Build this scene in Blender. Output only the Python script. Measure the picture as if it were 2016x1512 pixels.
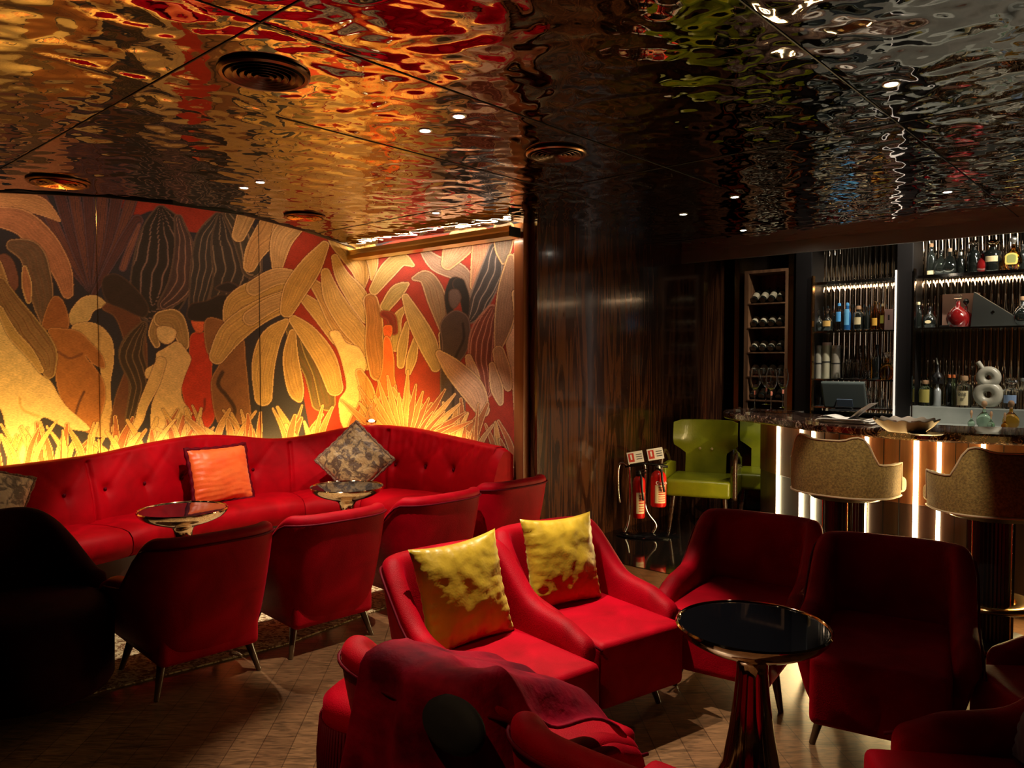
import bpy, bmesh, math, random
import numpy as np
from mathutils import Vector, Matrix, noise
random.seed(7)
SC = bpy.context.scene
for o in list(bpy.data.objects): bpy.data.objects.remove(o)
PI = math.pi
# ---------------------------------------------------------------- camera, world, exposure
FPX, PITCH, EYE = 1500.0, math.radians(2.0), 1.545
cd = bpy.data.cameras.new('camera'); cam = bpy.data.objects.new('camera', cd); SC.collection.objects.link(cam)
cd.sensor_width = 36.0; cd.lens = FPX/2016*36; cd.clip_start = 0.05
cam.location = (0, 0, EYE); cam.rotation_euler = (PI/2-PITCH, 0, 0); SC.camera = cam
w = bpy.data.worlds.new('world'); SC.world = w; w.use_nodes = True
w.node_tree.nodes['Background'].inputs[0].default_value = (0.02, 0.015, 0.02, 1)
w.node_tree.nodes['Background'].inputs[1].default_value = 0.03
SC.view_settings.view_transform = 'Standard'; SC.view_settings.look = 'None'
SC.view_settings.exposure = 0.0; SC.view_settings.gamma = 1.0; SC.view_settings.use_curve_mapping = False
SC.cycles.use_denoising = True
SC.cycles.max_bounces = 10; SC.cycles.glossy_bounces = 6; SC.cycles.transmission_bounces = 8
SC.cycles.transparent_max_bounces = 12
SC.cycles.diffuse_bounces = 2
SC.cycles.caustics_reflective = False; SC.cycles.sample_clamp_indirect = 5.0
# room frame: U runs along the bar wall, V runs away from it
UX, UY = 0.743, -0.669
VX, VY = 0.669, 0.743
C0 = (-1.42, 7.40)                     # mural corner
U0 = C0[0]*UX+C0[1]*UY; V0 = C0[0]*VX+C0[1]*VY
P1 = (0.12, 6.01)
U1 = P1[0]*UX+P1[1]*UY; VB = 7.96; UR = 1.7; VF = -2.2
H = 2.59; HT = 3.0
def UV(u, v, z=0.0): return Vector((u*UX+v*VX, u*UY+v*VY, z))
def uv(x, y): return x*UX+y*UY, x*VX+y*VY
_F = Vector((0, math.cos(PITCH), -math.sin(PITCH))); _U = Vector((0, math.sin(PITCH), math.cos(PITCH)))
def ray(px, py): return Vector(((px-1008)/FPX, 0, 0)) + _F + _U*((756-py)/FPX)
def at(px, py, z):                     # measured point of the photo on a level z
    d = ray(px, py); t = (z-EYE)/d.z; return Vector((0, 0, EYE))+d*t
def onv(px, py, v):                    # measured point on a plane parallel to the bar wall
    d = ray(px, py); t = v/(d.x*VX+d.y*VY); return Vector((0, 0, EYE))+d*t
def proj(P):
    P = np.asarray(P, float); X = P[:, 0]; Y = P[:, 1]; Z = P[:, 2]-EYE
    f = Y*math.cos(PITCH)-Z*math.sin(PITCH); u = Y*math.sin(PITCH)+Z*math.cos(PITCH)
    return 1008+FPX*X/f, 756-FPX*u/f
# ---------------------------------------------------------------- lights
def lamp(name, kind, loc, energy, color, **k):
    l = bpy.data.lights.new(name, kind); o = bpy.data.objects.new(name, l); SC.collection.objects.link(o)
    l.energy = energy; l.color = color; o.location = loc
    for a, b in k.items():
        if a == 'rot': o.rotation_euler = b
        elif a == 'aim': o.rotation_euler = (Vector(b)-Vector(loc)).to_track_quat('-Z', 'Y').to_euler()
        else: setattr(l, a, b)
    return o
WARM = (1.0, 0.62, 0.30); GOLD = (1.0, 0.57, 0.11); NEUT = (1.0, 0.86, 0.68)
# recessed ceiling spots: (x, y, aim x, aim y, watts, cone deg, colour)
SPOTS = [(-0.23, 3.34, 0.02, 2.70, 300, 56, NEUT), (-0.40, 3.55, -0.72, 4.45, 230, 46, NEUT),
         (-1.65, 4.73, -1.95, 5.5, 230, 62, NEUT), (-1.50, 4.58, -1.2, 4.7, 190, 60, NEUT),
         (0.30, 3.95, 0.24, 3.42, 210, 42, NEUT), (-0.55, 5.55, -0.85, 6.0, 110, 66, NEUT),
         (-0.9, 1.9, -1.0, 2.55, 22, 44, WARM), (1.9, 6.3, 1.95, 7.0, 38, 44, NEUT),
         (1.25, 5.6, 1.15, 6.5, 26, 40, NEUT), (1.45, 2.95, 2.3, 4.72, 100, 28, NEUT), (2.75, 4.85, 2.85, 6.0, 130, 76, NEUT), (-.75, .95, .0, 2.0, 34, 52, WARM), (1.45, 5.0, 1.98, 5.95, 90, 34, NEUT)]  # the behind-camera and wine-glass spots are added to brighten dark parts
# LED strip behind the banquette, washing up the mural
LEDS = []
def led_area(a, b, z, energy, tilt, color=GOLD, width=0.03):
    a, b = Vector(a), Vector(b); m = (a+b)/2; L = (b-a).length
    o = lamp('banquette_led_light', 'AREA', (m.x, m.y, z), energy*L, color, shape='RECTANGLE', size=L, size_y=width)
    d = (b-a).normalized(); n = Vector(tilt).normalized()          # n = direction of emission
    zax = -n; xax = d; yax = zax.cross(xax)
    o.rotation_euler = Matrix((xax, yax, zax)).transposed().to_euler(); o.location = (m.x, m.y, z)
    return o
# ---------------------------------------------------------------- materials
MATS = {}
def mat(name, col, rough=0.5, metal=0.0, **k):
    if name in MATS: return MATS[name]
    m = bpy.data.materials.new(name); m.use_nodes = True; nt = m.node_tree; b = nt.nodes['Principled BSDF']
    b.inputs['Base Color'].default_value = (*col, 1); b.inputs['Roughness'].default_value = rough
    b.inputs['Metallic'].default_value = metal
    for a, v in k.items():
        key = {'sheen': 'Sheen Weight', 'sheenr': 'Sheen Roughness', 'coat': 'Coat Weight', 'coatr': 'Coat Roughness', 'trans': 'Transmission Weight',
               'ior': 'IOR', 'spec': 'Specular IOR Level', 'em': 'Emission Strength', 'alpha': 'Alpha'}.get(a)
        if key: b.inputs[key].default_value = v
        elif a == 'sheent': b.inputs['Sheen Tint'].default_value = (*v, 1)
        elif a == 'emc': b.inputs['Emission Color'].default_value = (*v, 1)
    MATS[name] = m; return m
def nodes(m): return m.node_tree.nodes, m.node_tree.links, m.node_tree.nodes['Principled BSDF']
def vary(m, c1, c2, scale=(4, 4, 4), detail=3, lo=0.35, hi=0.65, bump=0.0, bscale=60, dist=0.0, coords='Object'):
    n, l, b = nodes(m)
    tc = n.new('ShaderNodeTexCoord'); mp = n.new('ShaderNodeMapping'); mp.inputs['Scale'].default_value = scale
    tx = n.new('ShaderNodeTexNoise'); tx.inputs['Scale'].default_value = 1; tx.inputs['Detail'].default_value = detail
    tx.inputs['Distortion'].default_value = dist
    r = n.new('ShaderNodeValToRGB'); r.color_ramp.elements[0].position = lo; r.color_ramp.elements[1].position = hi
    r.color_ramp.elements[0].color = (*c1, 1); r.color_ramp.elements[1].color = (*c2, 1)
    l.new(tc.outputs[coords], mp.inputs[0]); l.new(mp.outputs[0], tx.inputs[0]); l.new(tx.outputs[0], r.inputs[0]); l.new(r.outputs[0], b.inputs['Base Color'])
    if bump:
        t2 = n.new('ShaderNodeTexNoise'); t2.inputs['Scale'].default_value = bscale; t2.inputs['Detail'].default_value = 3
        bp = n.new('ShaderNodeBump'); bp.inputs['Strength'].default_value = bump; bp.inputs['Distance'].default_value = 0.01
        l.new(tc.outputs[coords], t2.inputs[0]); l.new(t2.outputs[0], bp.inputs['Height']); l.new(bp.outputs[0], b.inputs['Normal'])
    return m
VELVET = vary(mat('red_velvet', (.5, .0, .015), .55, sheen=0.22, sheenr=.3, sheent=(1, .02, .08), spec=.08), (.24, .0, .004), (.44, .0, .010), (5, 5, 5), 6, .3, .7, .18, 240, .8)
VELVETB = vary(mat('banquette_velvet', (.5, .0, .015), .55, sheen=0.22, sheenr=.3, sheent=(1, .02, .05), spec=.08), (.27, .0, .003), (.46, .0, .006), (5, 5, 5), 6, .3, .7, .18, 240, .8)
PIPE = mat('dark_red_piping', (.10, .0, .006), .6, spec=.1)
GOLDS = vary(mat('gold_satin', (.5, .33, .02), .38, sheen=.4, sheent=(1, .8, .2)), (.36, .22, .010), (.60, .38, .020), (6, 6, 6), 3, .3, .7, .5, 16)
ORANGE = vary(mat('orange_velvet', (.9, .12, .02), .45, sheen=.5, sheent=(1, .5, .3)), (.85, .09, .01), (.95, .17, .03), (6, 6, 14), 3, .3, .7, .4, 20)
BROC = vary(mat('brocade', (.3, .2, .1), .5, sheen=.3), (.09, .045, .02), (.40, .25, .10), (16, 16, 16), 6, .44, .56, .6, 60, 1.2)
BROC2 = vary(mat('grey_brocade', (.3, .28, .2), .5, sheen=.3), (.16, .14, .10), (.70, .62, .42), (16, 16, 16), 6, .44, .56, .6, 60, 1.2)
BRAID = vary(mat('braid', (.2, .12, .07), .7), (.10, .05, .03), (.30, .17, .10), (90, 90, 90), 2, .4, .6, .6, 120)
GREEN = vary(mat('green_leather', (.30, .38, .01), .32, coat=.3), (.15, .17, .004), (.25, .26, .010), (5, 5, 5), 3, .3, .7, .1, 60)
DWOOD = vary(mat('dark_wood', (.05, .02, .01), .25, coat=.5), (.03, .012, .006), (.08, .035, .016), (6, 6, 60), 3, .3, .7)
LEGW = mat('leg_wood', (.07, .035, .015), .22, coat=.6)
BRONZE = mat('bronze_chrome', (.55, .40, .26), .06, 1.0)
BLKGLASS = mat('black_glass', (.003, .003, .004), .03, spec=.45)
CHROME = mat('chrome', (.8, .78, .75), .08, 1.0)
STEEL = mat('brushed_steel', (.55, .54, .50), .42, 1.0)
BRASS = mat('brass', (.80, .50, .20), .16, 1.0)
BLACK = mat('black_paint', (.008, .007, .007), .35)
BLKMATT = mat('black_matt', (.006, .005, .006), .8)
STOOLF = vary(mat('gold_bouclé'.replace('é', 'e'), (.42, .28, .09), .8, sheen=.3, sheent=(1, .8, .5)), (.17, .10, .018), (.34, .215, .045), (90, 90, 90), 3, .35, .65, .4, 160)
STOOLV = mat('cream_piping', (.62, .45, .24), .6, sheen=.3)
WHITE = mat('white_paper', (.8, .78, .72), .6)
CERAM = mat('cream_ceramic', (.46, .43, .34), .3, coat=.4)
GREYST = vary(mat('grey_marble', (.40, .42, .38), .25), (.30, .33, .30), (.48, .50, .46), (3, 3, 3), 5, .3, .7)
GLASS = mat('clear_glass', (.95, .97, .96), .02, trans=1.0, ior=1.45)
GREENGL = mat('green_glass', (.62, .85, .66), .03, trans=1.0, ior=1.45)
AMBERGL = mat('amber_spirit', (.85, .42, .05), .03, trans=1.0, ior=1.4)
DARKGL = mat('dark_bottle_glass', (.010, .012, .010), .05, coat=1.0)
REDGL = mat('red_bottle_glass', (.25, .01, .01), .05, coat=1.0)
LED = mat('led_warm_white', (1, 1, 1), .5, em=22.0, emc=(1.0, .80, .42))
LEDG = mat('led_gold', (1, 1, 1), .5, em=14.0, emc=(1.0, .60, .20))
LEDC = mat('led_cove', (1, 1, 1), .5, em=14.0, emc=(1.0, .74, .38))
BULB = mat('downlight_glow', (1, 1, 1), .5, em=60.0, emc=(1.0, .88, .68))
FREDP = mat('extinguisher_red', (.62, .012, .008), .25, coat=.6)
LABELY = mat('pale_label', (.75, .62, .35), .6); LABELR = mat('red_print', (.55, .04, .02), .6); LABELK = mat('black_print', (.02, .02, .02), .6)
CORK = mat('cork', (.42, .24, .12), .7); PINKR = mat('pink_rubber', (.75, .25, .16), .4)
BLUEP = mat('blue_paper', (.08, .35, .75), .5); PINKP = mat('pink_paper', (.55, .35, .30), .6)
# ---------------------------------------------------------------- mesh building
class MB:
    def __init__(s): s.v = []; s.f = []
    def add(s, vs, fs):
        b = len(s.v); s.v += [tuple(p) for p in vs]; s.f += [tuple(i+b for i in f) for f in fs]; return s
    def box(s, c, d, rz=0, rx=0, ry=0):
        M = Matrix.Translation(c) @ Matrix.Rotation(rz, 4, 'Z') @ Matrix.Rotation(ry, 4, 'Y') @ Matrix.Rotation(rx, 4, 'X')
        vs = [M @ Vector((x*d[0]/2, y*d[1]/2, z*d[2]/2)) for x in (-1, 1) for y in (-1, 1) for z in (-1, 1)]
        return s.add(vs, [(0, 1, 3, 2), (4, 6, 7, 5), (0, 4, 5, 1), (2, 3, 7, 6), (0, 2, 6, 4), (1, 5, 7, 3)])
    def lathe(s, prof, n=32, c=(0, 0, 0), M=None, cap=True):
        vs = []; k = len(prof)
        for i in range(n):
            a = 2*PI*i/n
            for r, z in prof:
                p = Vector((r*math.cos(a), r*math.sin(a), z)); p = (M @ p) if M else p
                vs.append(p+Vector(c))
        fs = [(i*k+j, ((i+1) % n)*k+j, ((i+1) % n)*k+j+1, i*k+j+1) for i in range(n) for j in range(k-1)]
        if cap:
            if prof[0][0] > 1e-5: fs.append(tuple(i*k for i in reversed(range(n))))
            if prof[-1][0] > 1e-5: fs.append(tuple(i*k+k-1 for i in range(n)))
        return s.add(vs, fs)
    def tube(s, pts, r, n=8, closed=False, cap=True):
        pts = [Vector(p) for p in pts]; m = len(pts); vs = []
        rr = r if isinstance(r, (list, tuple)) else [r]*m
        up = None
        for i, p in enumerate(pts):
            a = pts[(i-1) % m] if (closed or i) else p; b = pts[(i+1) % m] if (closed or i < m-1) else p
            t = (b-a).normalized()
            if up is None: up = t.orthogonal().normalized()
            up = (up - t*up.dot(t)); up = up.normalized() if up.length > 1e-6 else t.orthogonal().normalized()
            q = t.cross(up)
            for j in range(n):
                g = 2*PI*j/n; vs.append(p+(up*math.cos(g)+q*math.sin(g))*rr[i])
        fs = [(i*n+j, i*n+(j+1) % n, ((i+1) % m)*n+(j+1) % n, ((i+1) % m)*n+j) for i in range(m if closed else m-1) for j in range(n)]
        if cap and not closed: fs += [tuple(reversed(range(n))), tuple((m-1)*n+j for j in range(n))]
        return s.add(vs, fs)
    def cyl(s, a, b, r0, r1=None, n=16): return s.tube([a, b], [r0, r0 if r1 is None else r1], n)
    def loft(s, loops, cap=True, closed=True):
        k = len(loops[0]); vs = [p for L in loops for p in L]; m = len(loops)
        fs = [(i*k+j, (i+1)*k+j, (i+1)*k+(j+1) % k, i*k+(j+1) % k) for i in range(m-1) for j in range(k if closed else k-1)]
        if cap: fs += [tuple(range(k)), tuple((m-1)*k+j for j in reversed(range(k)))]
        return s.add(vs, fs)
    def prism(s, poly, z0, z1):
        k = len(poly); vs = [(x, y, z0) for x, y in poly]+[(x, y, z1) for x, y in poly]
        fs = [tuple(reversed(range(k))), tuple(range(k, 2*k))]+[(i, (i+1) % k, k+(i+1) % k, k+i) for i in range(k)]
        return s.add(vs, fs)
    def mesh(s, name, m, smooth=None, bevel=0, seg=2):
        me = bpy.data.meshes.new(name); me.from_pydata(s.v, [], s.f)
        bm = bmesh.new(); bm.from_mesh(me); bmesh.ops.recalc_face_normals(bm, faces=bm.faces)
        if bevel: bmesh.ops.bevel(bm, geom=list(bm.edges), offset=bevel, segments=seg, profile=.6, affect='EDGES', clamp_overlap=True)
        bm.to_mesh(me); bm.free()
        if smooth is not None:
            me.polygons.foreach_set('use_smooth', [True]*len(me.polygons))
            if smooth < 180: me.set_sharp_from_angle(angle=math.radians(smooth))
        me.materials.append(m); return me
def link(o, parent=None):
    SC.collection.objects.link(o)
    if parent: o.parent = parent
    return o
def obj(name, mb, m, parent=None, smooth=None, bevel=0, seg=2, sub=0, loc=None, rz=None):
    me = mb.mesh(name, m, smooth, bevel, seg) if isinstance(mb, MB) else mb
    o = link(bpy.data.objects.new(name, me), parent)
    if sub:
        md = o.modifiers.new('sub', 'SUBSURF'); md.levels = sub; md.render_levels = sub
    if loc is not None: o.location = loc
    if rz is not None: o.rotation_euler = (0, 0, rz)
    return o
def tag(o, label, cat, group=None):
    o['label'] = label; o['category'] = cat
    if group: o['group'] = group
    return o
def thing(name, label, cat, loc=(0, 0, 0), rz=0, group=None):
    o = bpy.data.objects.new(name, None); SC.collection.objects.link(o); o.empty_display_size = .1
    o.location = loc; o.rotation_euler = (0, 0, rz); return tag(o, label, cat, group)
def struct(o): o['kind'] = 'structure'; return o
def dup(root, loc, rz=None, label=None, group=None):
    def rec(o, p):
        c = o.copy(); SC.collection.objects.link(c)
        if p: c.parent = p
        for ch in [x for x in bpy.data.objects if x.parent == o]: rec(ch, c)
        return c
    r = rec(root, None); r.location = loc
    if rz is not None: r.rotation_euler = (0, 0, rz)
    if label: r['label'] = label
    if group: r['group'] = group
    return r
def text(name, s, size, m, loc, rot, parent=None, depth=.0006):
    cu = bpy.data.curves.new(name, 'FONT'); cu.body = s; cu.size = size; cu.extrude = depth; cu.align_x = 'CENTER'; cu.align_y = 'CENTER'
    o = bpy.data.objects.new(name, cu); SC.collection.objects.link(o)
    dg = bpy.context.evaluated_depsgraph_get(); me = bpy.data.meshes.new_from_object(o.evaluated_get(dg)); bpy.data.objects.remove(o)
    me.materials.clear(); me.materials.append(m)
    q = link(bpy.data.objects.new(name, me), parent); q.location = loc; q.rotation_euler = rot; return q
def sstep(a, b, x):
    t = min(1, max(0, (x-a)/(b-a))); return t*t*(3-2*t)
def catmull(P, n, closed=False):
    P = [tuple(p) for p in P]; D = len(P[0]); out = []
    m = len(P); segs = m if closed else m-1
    for i in range(segs):
        p0, p1, p2, p3 = (P[(i-1) % m], P[i], P[(i+1) % m], P[(i+2) % m]) if closed else (P[max(0, i-1)], P[i], P[i+1], P[min(m-1, i+2)])
        for j in range(n):
            t = j/n
            out.append(tuple(.5*((2*p1[d])+(-p0[d]+p2[d])*t+(2*p0[d]-5*p1[d]+4*p2[d]-p3[d])*t*t+(-p0[d]+3*p1[d]-3*p2[d]+p3[d])*t**3) for d in range(D)))
    if not closed: out.append(P[-1])
    return out
# ================================================================ ROOM
# floor of dark herringbone parquet
fl = MB(); q = [UV(-7, VF-.3), UV(UR+.3, VF-.3), UV(UR+.3, VB+.3), UV(-7, VB+.3)]
fl.prism([(p.x, p.y) for p in q], -.1, 0)
FM = mat('parquet', (.2, .1, .05), .28)
n, l, b = nodes(FM)
tc = n.new('ShaderNodeTexCoord'); mp = n.new('ShaderNodeMapping'); mp.inputs['Rotation'].default_value = (0, 0, math.radians(42+45)); l.new(tc.outputs['Object'], mp.inputs[0])
br = n.new('ShaderNodeTexBrick'); br.inputs['Scale'].default_value = 1; br.inputs['Brick Width'].default_value = .62; br.inputs['Row Height'].default_value = .12
br.inputs['Mortar Size'].default_value = .002; br.inputs['Color1'].default_value = (.15, .075, .034, 1); br.inputs['Color2'].default_value = (.19, .10, .045, 1); br.inputs['Mortar'].default_value = (.07, .035, .016, 1)
l.new(mp.outputs[0], br.inputs[0])
mp2 = n.new('ShaderNodeMapping'); mp2.inputs['Rotation'].default_value = (0, 0, math.radians(87)); mp2.inputs['Scale'].default_value = (3, 22, 1); l.new(tc.outputs['Object'], mp2.inputs[0])
nz = n.new('ShaderNodeTexNoise'); nz.inputs['Scale'].default_value = 3; nz.inputs['Detail'].default_value = 6; nz.inputs['Distortion'].default_value = 1.5; l.new(mp2.outputs[0], nz.inputs[0])
rp = n.new('ShaderNodeValToRGB'); rp.color_ramp.elements[0].position = .35; rp.color_ramp.elements[0].color = (.45, .45, .45, 1); rp.color_ramp.elements[1].position = .65; rp.color_ramp.elements[1].color = (1.25, 1.2, 1.15, 1); l.new(nz.outputs[0], rp.inputs[0])
mx = n.new('ShaderNodeMix'); mx.data_type = 'RGBA'; mx.blend_type = 'MULTIPLY'; mx.inputs['Factor'].default_value = 1
l.new(br.outputs[0], mx.inputs['A']); l.new(rp.outputs[0], mx.inputs['B']); l.new(mx.outputs['Result'], b.inputs['Base Color'])
struct(obj('floor', fl, FM))
def wall(name, a, b_, z0, z1, m, th=.1, side=1):
    a, b_ = Vector(a[:2]), Vector(b_[:2]); d = (b_-a).normalized(); nn = Vector((-d.y, d.x))*th*side
    mb = MB().prism([(a.x, a.y), (b_.x, b_.y), (b_.x+nn.x, b_.y+nn.y), (a.x+nn.x, a.y+nn.y)], z0, z1)
    return struct(obj(name, mb, m))
# glossy dark rosewood panelling
RW = mat('rosewood_gloss', (.06, .02, .01), .16, coat=.35, coatr=.08)
n, l, b = nodes(RW); tc = n.new('ShaderNodeTexCoord'); mp = n.new('ShaderNodeMapping'); mp.inputs['Scale'].default_value = (7, 7, .55); l.new(tc.outputs['Object'], mp.inputs[0])
nz = n.new('ShaderNodeTexNoise'); nz.inputs['Scale'].default_value = 1.2; nz.inputs['Detail'].default_value = 5; nz.inputs['Distortion'].default_value = .9; l.new(mp.outputs[0], nz.inputs[0])
wv = n.new('ShaderNodeMath'); wv.operation = 'SINE'; ml = n.new('ShaderNodeMath'); ml.operation = 'MULTIPLY'; ml.inputs[1].default_value = 34; l.new(nz.outputs[0], ml.inputs[0]); l.new(ml.outputs[0], wv.inputs[0])
rp = n.new('ShaderNodeValToRGB'); rp.color_ramp.elements[0].position = 0; rp.color_ramp.elements[0].color = (.020, .007, .004, 1); rp.color_ramp.elements[1].color = (.085, .030, .012, 1)
ad = n.new('ShaderNodeMapRange'); ad.inputs[1].default_value = -1; l.new(wv.outputs[0], ad.inputs[0]); l.new(ad.outputs[0], rp.inputs[0]); l.new(rp.outputs[0], b.inputs['Base Color'])
DARKW = mat('dark_lacquer', (.012, .008, .007), .22, coat=.4)
wall('wall_side', UV(U1, V0), UV(U1, VB+.1), 0, HT, RW, .1, -1)
wall('wall_back', UV(U1-.1, VB), UV(UR+.1, VB), 0, HT, DARKW, .1, 1)
wall('wall_right', UV(UR, VF-.1), UV(UR, VB), 0, HT, BLKMATT, .1, -1)
wall('wall_front', UV(U0-.2, VF), UV(UR+.1, VF), 0, HT, BLKMATT, .1, -1)
# panelling joints on the rosewood wall
def at_u(px, u):
    d = ray(px, 700); t = u/(d.x*UX+d.y*UY); return Vector((0, 0, EYE))+d*t
for k, px in enumerate((1075, 1215)):
    p = at_u(px, U1); vv = uv(p.x, p.y)[1]
    j = MB(); c = UV(U1+.004, vv, H/2); j.box(c, (.018, .012, H-.02), math.atan2(VY, VX)-PI/2)
    struct(obj('trim_%d' % (k+1), j, BRASS if px == 1215 else DWOOD))
# rosewood post that ends the mural
c = UV(U1-.03, V0-.035, H/2); struct(obj('trim_3', MB().box(c, (.10, .07, H), math.atan2(UY, UX)), vary(mat('post_wood', (.2, .07, .03), .3, coat=.2), (.16, .05, .018), (.34, .12, .04), (8, 8, .8), 5), bevel=.004))
# ventilation grille high on the panelling
g = thing('ventilation_grille', 'small slatted brass ventilation grille high on the dark wood wall', 'vent')
pg = at_u(1143, U1); vg = uv(pg.x, pg.y)[1]; cg = UV(U1+.012, vg, 2.28); az = math.atan2(VY, VX)
g.location = cg; g.rotation_euler = (0, 0, az)
fr = MB(); fr.box((0, 0, .058), (.30, .02, .012)); fr.box((0, 0, -.058), (.30, .02, .012)); fr.box((-.147, 0, 0), (.012, .02, .12)); fr.box((.147, 0, 0), (.012, .02, .12))
obj('frame', fr, DWOOD, g)
for k in range(9): obj('slat', MB().box((-.12+.03*k, 0, 0), (.006, .014, .105)), BRASS, g)
bf = [UV(U1+.001, 4.75), UV(-2.2, 4.75), UV(-2.2, VB-.001), UV(U1+.001, VB-.001)]
struct(obj('floor_polished', MB().prism([(p.x, p.y) for p in bf], .0, .004), mat('black_polished_stone', (.006, .005, .005), .08, coat=.5)))
# ---------------- ceiling: hammered mirror steel, real ripples
edge = [at(px, py, H) for px, py in ((-420, 372), (-200, 371), (0, 375), (200, 384), (340, 399), (480, 420), (600, 452), (668, 475), (708, 491))]
corner = edge[-1]
uc, vc = uv(corner.x, corner.y); print("CORNER", uc, vc, U0, V0); vc = V0-.14
ep = [(p.x, p.y) for p in edge]; eu = [uv(x, y) for x, y in ep]
def edge_u(v):
    pts = sorted((b, a) for a, b in eu)
    if v <= pts[0][0]: return pts[0][1]-.0
    for (v0, u0), (v1, u1_) in zip(pts, pts[1:]):
        if v <= v1: return u0+(u1_-u0)*(v-v0)/(v1-v0+1e-9)
    return pts[-1][1]
VFAS = 6.78
FLAT = [(at(a, b, H).x, at(a, b, H).y, r) for a, b, r in ((520, 143, .165), (1095, 300, .155), (115, 357, .17), (600, 425, .15))]+[(q[0], q[1], .05) for q in SPOTS]
VCOR = V0-.14
def ripple_patch(name, vlo, vhi, u_of_v, uhi, dx):
    nv = int((vhi-vlo)/dx)+1; rows = []
    umin = min(u_of_v(vlo+(vhi-vlo)*i/(nv-1)) for i in range(nv)); nu = int((uhi-umin)/dx)+1
    vs = np.zeros((nv, nu, 3)); 
    for i in range(nv):
        v = vlo+(vhi-vlo)*i/(nv-1); ua = u_of_v(v)
        us = np.linspace(ua, uhi, nu); x = us*UX+v*VX; y = us*UY+v*VY
        for j in range(nu):
            p = Vector((x[j]*8.6, y[j]*8.6, 0)); q = Vector((x[j]*19, y[j]*19, 5))
            wob = noise.noise(p*.5+Vector((3, 1, 7)))*.7
            z = noise.noise(p+Vector((wob, wob, 0)))*.0054+noise.noise(q)*.0021+noise.noise(p*.28)*.006
            for fx, fy, fr_ in FLAT:
                d2 = (x[j]-fx)**2+(y[j]-fy)**2
                if d2 < fr_*fr_*4: z *= 1-math.exp(-(d2/(fr_*fr_*2.2))**3)
            du = min(abs(us[j]-s_) for s_ in (-3.0, -2.2, -1.02, .2)); dv = min(abs(v-s_) for s_ in (1.27, 3.7, 6.1)); z *= 1-math.exp(-(min(du, dv)/.022)**2)
            vs[i, j] = (x[j], y[j], H+z)
    V = vs.reshape(-1, 3); idx = np.arange(nv*nu).reshape(nv, nu)
    F = np.stack([idx[:-1, :-1], idx[:-1, 1:], idx[1:, 1:], idx[1:, :-1]], -1).reshape(-1, 4)
    return grid_mesh(name, V, F)
def grid_mesh(name, V, F):
    me = bpy.data.meshes.new(name); me.vertices.add(len(V)); me.vertices.foreach_set('co', V.astype(np.float32).ravel())
    me.loops.add(F.size); me.loops.foreach_set('vertex_index', F.astype(np.int32).ravel())
    me.polygons.add(len(F)); me.polygons.foreach_set('loop_start', np.arange(0, F.size, 4, dtype=np.int32)); me.polygons.foreach_set('loop_total', np.full(len(F), 4, np.int32))
    me.polygons.foreach_set('use_smooth', np.ones(len(F), bool)); me.update(calc_edges=True); me.validate(); return me
HM = mat('hammered_mirror_steel', (.40, .36, .33), .035, 1.0)
m1 = ripple_patch('ceiling', VF, vc, edge_u, UR, .018); m1.materials.append(HM)
struct(link(bpy.data.objects.new('ceiling', m1)))
m2 = ripple_patch('ceiling', vc, VFAS, lambda v: U1 if v > VCOR else U1, UR, .018); m2.materials.append(HM)
struct(link(bpy.data.objects.new('ceiling_far', m2)))
# part in front of the mural return wall up to the cornice
# black lip round the curved edge, upper ceiling above it
lipm = MB(); lp = [p for p in edge]
lo = []
for i, p in enumerate(lp):
    a = lp[max(0, i-1)]; b2 = lp[min(len(lp)-1, i+1)]; t = (b2-a).normalized(); nn = Vector((-t.y, t.x, 0))
    lo.append([(p+nn*.0+Vector((0, 0, -.012))), (p+nn*.02+Vector((0, 0, -.012))), (p+nn*.02+Vector((0, 0, .06))), (p+Vector((0, 0, .06)))])
lipm.loft(lo); struct(obj('trim_4', lipm, BLACK))
up = MB().prism([(p.x, p.y) for p in (UV(U0-1, VF), UV(UR, VF), UV(UR, VB), UV(U0-1, VB))], HT, HT+.05); struct(obj('ceiling_upper', up, BLKMATT))
# ceiling sheet joints
SEAM = mat('joint_black', (.01, .01, .01), .5); sc_ = 0
for uu, va, vb2 in ((-3.0, 1.8, vc-.05), (-2.2, -1, vc-.05), (-1.02, -1, VFAS), (.2, 0, VFAS)):
    a = UV(uu, va, H-.002); b2 = UV(uu, vb2, H-.002); m_ = (a+b2)/2
    struct(obj('trim_%d' % (10+sc_), MB().box(m_, ((b2-a).length, .005, .002), math.atan2(VY, VX)), SEAM)); sc_ += 1
for vv in (1.27, 3.7, 6.1):
    ua = edge_u(vv)+.05 if vv < vc else U1+.02
    a = UV(ua, vv, H-.002); b2 = UV(UR, vv, H-.002); m_ = (a+b2)/2
    struct(obj('trim_%d' % (10+sc_), MB().box(m_, ((b2-a).length, .005, .002), math.atan2(UY, UX)), SEAM)); sc_ += 1
# steel fascia at the bar side of the ceiling
a = UV(U1+.02, VFAS, H-.055); b2 = UV(UR, VFAS, H-.055); m_ = (a+b2)/2
struct(obj('trim_5', MB().box(m_, ((b2-a).length, .03, .12), math.atan2(UY, UX)), STEEL))
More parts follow.
